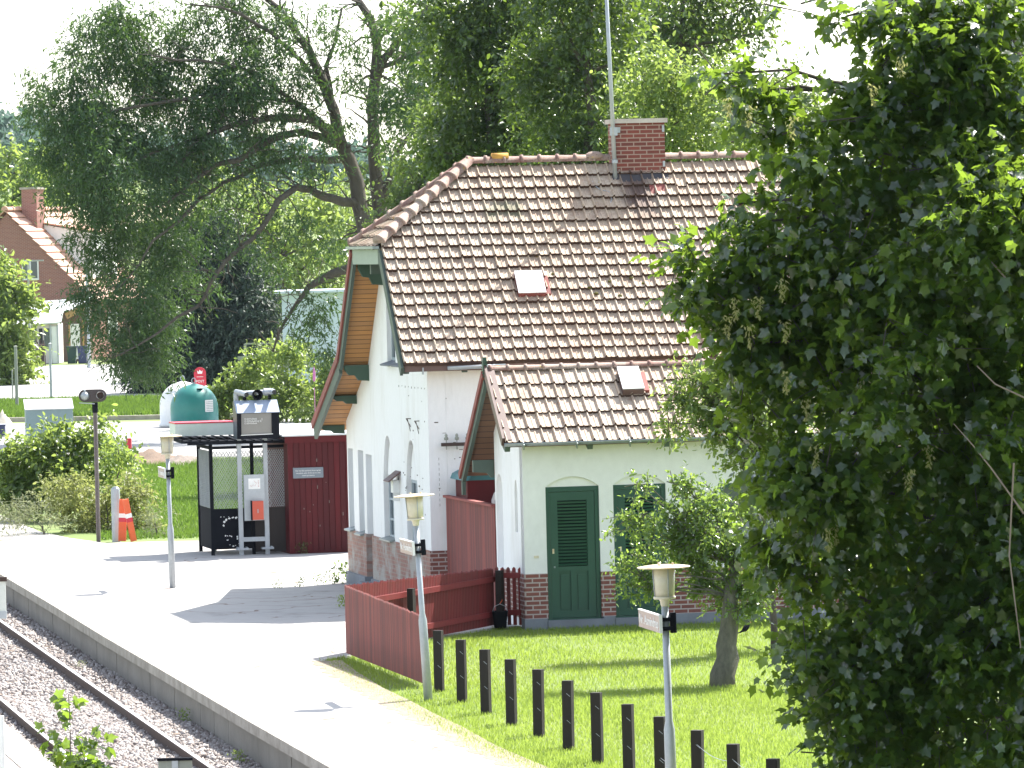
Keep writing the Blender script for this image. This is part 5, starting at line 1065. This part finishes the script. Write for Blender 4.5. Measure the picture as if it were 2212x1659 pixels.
tree('tall_tree','thin-crowned dark tree with sky showing through above the chimney','tree',basepx(1500,170),tuple(at(1480,-20,170)),.25,BL([(1400,60,55,.8),(1470,30,60,.8),(1540,40,60,.7),(1600,20,50,.7),(1640,70,40,.5),(1560,100,45,.5),(1430,110,45,.6),(1500,-50,80)],170,1.),lf_dark,m_bark,per=260,K=6,L=.7,size=.17,group='trees behind the station',twg=4)
tree('garden_tree','mid green tree between the roof ridge and the near maple','tree',basepx(1680,140),tuple(at(1690,260,140)),.2,BL([(1620,230,60),(1670,180,50),(1700,270,80),(1640,320,70),(1740,220,60),(1600,380,50),(1760,330,90)],140,1.),lf_mid,m_bark,per=200,K=6,L=.6,size=.14,group='trees behind the station')
tree('tall_tree','broad leafy tree filling the gap behind the forked trunks at the top','tree',basepx(980,215),tuple(at(980,100,215)),.3,BL([(900,60,70),(980,80,80),(1060,120,90),(960,200,80),(1080,260,80),(880,180,60),(990,320,70),(1120,380,60),(900,450,70),(840,380,50),(820,520,60)],215,1.),lf_mid,m_bark,per=110,K=6,L=.9,size=.25,group='trees behind the station')
tree('tall_tree','wide tree crown filling the gaps between the trunks above the chimney','tree',basepx(1400,200),tuple(at(1400,60,200)),.3,BL([(1200,80,90),(1320,60,90),(1420,100,90),(1500,140,80),(1250,250,90),(1370,260,80),(1480,240,80),(1570,200,50),(1580,300,70),(1150,200,80),(1320,-40,80),(1470,0,70)],200,1.),lf_dark,m_bark,per=120,K=6,L=.9,size=.24,group='trees behind the station')
# near maple
MBL=[(2050,200,210),(1900,330,150),(2100,500,250),(1870,560,210),(1700,640,150),(1610,560,80),(1530,600,60),(1500,560,35),(1560,660,55),(1760,430,90),(1690,290,60),(1640,200,45),(1580,175,40),(1550,160,25),(1730,8,36,.35),(1830,35,40,.5),(1970,60,110),(1880,180,60),(2150,80,150),
(1950,850,260),(1720,790,110),(1640,740,70),(1780,1050,160),(2050,1150,290),(1740,1250,95),(1850,1450,180),(2100,1500,280),(1740,1390,45),(1860,1610,90),(1730,1480,28),(2350,300,260),(2350,800,300),(2350,1300,300),(1660,900,60),(1690,1000,60),(1680,1130,50),(1590,440,30),(1640,480,45)]
mt=tree('maple_tree','big near maple with broad leaves filling the right side of the view','tree',basepx(2190,61,-.2),tuple(at(2170,0,61)),.16,BL(MBL,60,.8,.86)+BL([(2052,540,120),(1980,420,90),(2074,1040,130),(2160,1080,120),(1960,1150,110),(1900,900,110),(2050,1350,130),(2120,700,130),(2080,250,130)],63.4),lf_maple,m_bark,'maple',per=800,K=6,L=.4,size=.122,droop=.35,up=1.2,shell=.5,twg=20)
sd_=[(1640,640),(1620,700),(1690,600),(1700,690),(1800,1130),(1760,960),(1900,900),(1570,205),(1620,225),(1710,250),(1590,640),(1570,680),(2010,960),(1960,1010),(1850,820),(1880,180),(1950,120),(1790,1140),(1700,800),(1740,860)]
for q in sd_:
    c=np.array(at(q[0]+random.uniform(-6,6),q[1],60-random.uniform(1.0,1.6))); P=[];D=[]
    for i in range(44): t_=random.random(); P.append(c+np.array([random.gauss(0,.03*(1.2-t_)),random.gauss(0,.03),-.22*t_])); D.append((random.gauss(0,.7),random.gauss(0,.7),-.8))
    leafmesh('seed_cluster',np.array(P)-np.array(mt.location),np.array(D),.045,'oval',lf_seed,mt,.3,.8)
m=MB(); 
for pts in ([(2212,1110),(2140,1010),(2100,960),(2060,915)],[(2215,860),(2150,830),(2110,790)],[(2190,1000),(2180,1200),(2205,1400)],[(2180,610),(2150,575),(2120,545)]): m.tube([at(x,y,58.4)-mt.location for x,y in pts],[.011,.009,.007,.004][:len(pts)],6)
m.build('bare_branches',M('pale_bark',(.22,.17,.14),(.13,.1,.08),5,.8,.4),mt)
tree('maple_tree','added maple out of view beyond the right edge, shading the near one','tree',basepx(2480,64.5,-.2),tuple(at(2460,0,64.5)),.16,BL([(2450,450,260),(2420,900,260),(2330,1250,180),(2500,1300,260),(2300,60,150),(2450,-50,250),(2310,800,150)],64.5,.8),lf_maple,m_bark,'maple',per=300,K=6,L=.4,size=.13,up=1.2,shell=.5)  # unseen tree added to shade the lower half of the near maple
# shrubby tree by the outbuilding, pear tree on the lawn
tree('young_tree','glossy leafy young tree overhanging the right end of the outbuilding roof','tree',basepx(1660,91),tuple(at(1650,900,91)),.06,BL([(1500,825,42),(1465,845,26),(1560,815,50),(1600,840,55),(1500,905,40),(1455,915,24),(1530,860,40),(1480,875,24),(1590,780,35),(1560,900,50),(1610,920,60),(1650,800,60),(1680,950,70),(1620,1010,45),(1570,965,25,.7),(1690,1080,60),(1640,1110,45),(1700,1200,70),(1640,1250,40),(1700,870,70)],91,1.),lf_bright,m_bark,per=900,K=6,L=.28,size=.085,twg=6)
tree('pear_tree','small pear tree with a thick leaning trunk on the lawn','tree',tuple(gp(1560,1480)),tuple(at(1590,1225,84.6)),.2,BL([(1478,1045,20),(1440,1085,20,.5),(1385,1050,14),(1530,1075,28),(1600,1130,50),(1640,1180,40),(1400,1150,34,.7),(1345,1110,17,.8),(1352,1140,20),(1375,1075,16,.7),(1372,1040,10),(1390,1110,25),(1370,1235,38),(1395,1270,30),(1345,1265,15),(1440,1200,45,.8),(1470,1130,38,.7),(1480,1070,35,.7),(1470,1040,16),(1510,1090,35,.7),(1500,1150,60),(1560,1150,70,.8),(1610,1190,55),(1500,1240,50),(1560,1260,45),(1600,1300,32),(1620,1250,40),(1545,1310,25,.8),(1430,1250,30),(1640,1300,25)],84.6,1.),lf_pear,m_bark2,per=1500,K=6,L=.2,size=.07,droop=.25,lr=.1,twg=9)
# bushes
def bush(name,label,px,Y,lst,mat,shape,per,K,L,size,cat='bush',group='bushes',**k): return tree(name,label,cat,basepx(px,Y),tuple(at(px,lst[0][1]+20,Y)),.03,BL(lst,Y,.8),mat,m_bark,shape,per=per,K=K,L=L,size=size,group=group,**k)
bush('elder_bush','tall loose green bush in front of the blue-grey cabinet',130,141,[(120,1010,55),(60,1000,50),(20,1030,45),(170,960,35),(210,940,28),(225,905,18),(190,1000,50),(110,945,28),(130,915,14),(255,985,25),(245,960,18),(20,1080,45),(80,1060,50),(50,960,30),(0,970,30),(160,1030,50)],lf_bright,'oval',600,6,.4,.14,group='bushes left of the shelter')
bush('bramble_bush','pale yellowish leafy bush at the foot of the signal',230,135,[(210,1070,60),(270,1060,48),(150,1080,50),(310,1090,38),(230,1120,55),(170,1130,45),(290,1130,40)],leafmat('yellowish_leaf',(.16,.18,.05),(.22,.23,.09),(.45,.5,.15),.5,.4),'oval',700,6,.3,.09,group='bushes left of the shelter')
bush('weed_clump','wispy grey-green weeds at the platform edge on the left',90,134,[(60,1110,40),(20,1090,40),(110,1130,28),(30,1130,22)],lf_grey,'lance',700,6,.35,.10,'weeds','bushes left of the shelter',up=.2)
bush('weed_clump','wispy grey-green weeds right of the orange boards',335,132,[(335,1110,28),(340,1140,22),(320,1150,18)],lf_grey,'lance',900,6,.3,.09,'weeds','bushes left of the shelter',up=.2)
bush('shoot','young green shoots rising behind the signal post',255,138,[(250,950,16),(262,970,20),(240,985,18),(268,1000,16)],lf_bright,'oval',500,6,.35,.12,'plant','bushes left of the shelter')
bush('garden_bush','bright green bush with pale flowers just right of the teal container',540,217,[(500,850,45),(540,800,42),(470,830,25),(480,870,35),(560,860,45),(580,790,35),(550,770,22)],lf_bright,'oval',300,6,.45,.17,group='bushes behind the shelter')
bush('garden_bush','bright green bush in the middle of the row under the deck fence',620,215,[(620,830,45),(630,780,38),(600,770,24),(660,850,40),(610,880,40),(645,755,20),(560,900,35)],lf_bright,'oval',300,6,.45,.17,group='bushes behind the shelter')
bush('garden_bush','light green bush tucked behind the edge of the house roof',700,213,[(690,870,35),(710,820,28),(720,850,30),(670,900,30),(700,800,16),(730,800,24)],lf_bright,'oval',260,6,.5,.18,group='bushes behind the shelter')
bush('hedge_tree','tall light green hedge shrub at the left edge in front of the brick house',20,285,[(20,760,55),(-10,700,60),(30,690,40),(50,800,30),(10,820,30),(10,640,40),(40,620,22,.6),(60,740,25),(-20,600,50),(60,830,14)],lf_bright,'oval',170,6,.9,.3,'tree','trees beyond the road')
tree('distant_tree','hazy light green tree behind the brick house at the left edge','tree',basepx(20,400,0),tuple(at(25,380,400)),.3,BL([(20,380,55),(70,410,45),(10,330,30),(50,350,35),(100,445,30),(-20,440,60),(60,460,45),(130,470,20)],400,.8),lf_bright,m_bark,'oval',per=24,K=6,L=1.3,size=.5,group='trees beyond the road')
bl=[]
for i in range(90):
    px=random.uniform(-120,900); Y=random.uniform(560,700); ytop=255+.1*px+random.uniform(-10,40)+(random.random()<.3)*-12; r=random.uniform(24,38); bl.append((px,ytop+r,r)); bl.append((px+random.uniform(-15,15),ytop+r*2.6,r*1.2))
P_=[]
for b in bl: Y=random.uniform(560,690); P_.append((tuple(at(b[0],b[1],Y)),b[2]*Y/F))
P,D,T=twigs(P_,16,5,1.5,.2); o=leafmesh('far_woods',P,D,.85,'oval',lf_far); tag(o,'woods on the far hill with blue-green haze tinted into the leaves','woods',kind='stuff')
bl=[(tuple(at(x,y,520)),r*520/F) for x,y,r in ((110,370,40),(90,340,26),(135,345,24),(110,410,40),(150,400,28),(75,390,28))]
P,D,T=twigs(bl,30,6,1.,.2); e=empty('distant_tree',basepx(110,520,6),0,'dark bluish tree on the slope below the far woods','tree','trees beyond the road'); leafmesh('crown',P-np.array(e.location),D,.6,'oval',lf_dark,e); MB().tube([(0,0,-6),(0,0,6)],.3,6).build('trunk',m_bark,e)
o=MB().add([tuple(at(x,y,Y)) for x,y,Y in ((60,505,500),(420,470,500),(420,432,560),(110,440,560))],[(0,1,2,3)]).build('field',M('pale_stubble_field',(.50,.42,.28),(.42,.36,.24),.05,.95,0)); tag(o,'pale stubble field on the slope behind the brick house','field',kind='structure')
# sapling in the foreground
tree('maple_sapling','small maple sapling growing beside the rails at the bottom left','sapling',basepx(158,60,-.62),tuple(at(148,1500,60)),.012,BL([(150,1640,34),(185,1650,34),(118,1620,18,.6),(125,1560,9,1.2),(205,1600,16,.4),(165,1600,22,.7),(148,1522,8,1.5),(160,1515,8,1.),(225,1610,10,.8),(105,1585,10,1.),(130,1540,8),(210,1650,26)],60,.8),lf_maple,m_bark,'maple',per=900,K=3,L=.12,size=.115,up=1.2,limbs=True)
# weeds between rails and along walls
def weed(px,py,z,lab,r=.12,n=90,mat=None,name='weed'):
    p=gp(px,py,z); P=np.array([(random.gauss(0,r*.5),random.gauss(0,r*.5),random.uniform(0,r*1.6)) for _ in range(n)]); D=RNG.normal(size=(n,3))*.6; D[:,2]+=.6
    o=leafmesh(name,P,D,r*.32,'oval',mat or lf_bright,None,.6); o.location=p; tag(o,lab,'weed')
weed(398,1560,-.55,'green weed growing from the gravel under the platform wall'); weed(174,1448,-.55,'yellowish weed between the rail and the wall',.1,60,lf_grey); weed(515,1650,-.55,'bright weed in the gravel at the bottom of the wall',.11); weed(90,1600,-.6,'small weed beside the left rail',.06,40)
for i,(px,py,r) in enumerate(((600,1271,.1),(650,1268,.12),(690,1264,.14),(725,1262,.2),(745,1256,.24))): weed(px,py,0,['thin low weed in a platform crack, farthest from the gable','low weed in the platform crack','small weed tuft near the gable foot','dry weed tuft by the gable foot','bushy dry weed at the gable corner'][i],r,60,lf_mid)
weed(740,1312,0,'short green tuft poking out beside the red fence corner',.13,120,lf_grass); weed(655,1196,0,'weeds at the left foot of the red shed',.15,120,lf_mid); weed(860,1408,0,'yellow-flowered weed growing against the red slatted fence',.14,60,lf_bright)
# lawn blades
lawnx=lambda y: float(np.interp(y,[p.y for p in lw],[p.x for p in lw]))
fe=[c0,c2]; 
def inlawn(x,y):
    if y<lw[-1].y: return x>lawnx(y)+random.gauss(-.02,.09)
    xb=c0.x+(y-c0.y)*(c2.x-c0.x)/(c2.y-c0.y); return x>xb+.05 and y<98.2+.18*x
pts=[]
while len(pts)<120000:
    y=random.uniform(70,98.5) if random.random()<.75 else random.uniform(70,84); x=random.uniform(-3.1,5.4)
    if y<c0.y and x>lawnx(y)-.3 and inlawn(x,y) or y>=c0.y and inlawn(x,y): pts.append((x,y,-.03))
P=np.array(pts); n=len(P); D=RNG.normal(size=(n,3))*.38; D[:,2]=1; hmod=.8+.12*np.sin(P[:,0]*2.1+P[:,1]*.7)+.3*RNG.random(n)
o=leafmesh('lawn_grass',P,D,.075*hmod,'blade',lf_grass,None,.0,.16,tint=np.clip(.55+.12*np.sin(P[:,0]*1.3-P[:,1]*.5)+.22*RNG.normal(size=n),0,1)); tag(o,'sunlit bright green mown grass','grass',kind='stuff')
pts=[]
while len(pts)<30000:
    y=random.uniform(131,178); a=at(300,900,y).x; b=at(430,900,y).x; pts.append((random.uniform(a-1,b+2.2),y,-.03))
P=np.array(pts); D=RNG.normal(size=(len(P),3))*.45; D[:,2]=1; o=leafmesh('lawn_grass',P,D,.14,'blade',lf_grass2,None,0,.22); tag(o,'patch of green grass between the bushes and the shelter','grass',kind='stuff')
pts=[]
pa=[gp(0,905),gp(350,900)]
while len(pts)<26000:
    y=random.uniform(228,252); x=random.uniform(at(-30,880,y).x,at(520,880,y).x); pts.append((x,y,-.03))
P=np.array(pts); D=RNG.normal(size=(len(P),3))*.45; D[:,2]=1; o=leafmesh('verge_grass',P,D,.28,'blade',lf_grass2,None,0,.2,tint=np.clip(RNG.random(len(P)),0,1)); tag(o,'rough grass verge between the road and the car park','grass',kind='stuff')
# ------------------------------------------------------------------ air
m=bpy.data.materials.new('haze'); m.use_nodes=True; nt=m.node_tree; nt.nodes.clear(); out=nt.nodes.new('ShaderNodeOutputMaterial'); v=nt.nodes.new('ShaderNodeVolumePrincipled')
v.inputs['Color'].default_value=(.72,.86,1,1); v.inputs['Density'].default_value=.000035; v.inputs['Anisotropy'].default_value=.3; nt.links.new(v.outputs[0],out.inputs['Volume'])
hz=MB().bb(-930,930,-45,1420,-1.8,40).build('haze',m); hz['kind']='stuff'; tag(hz,'thin summer haze that pales the far hill','haze')
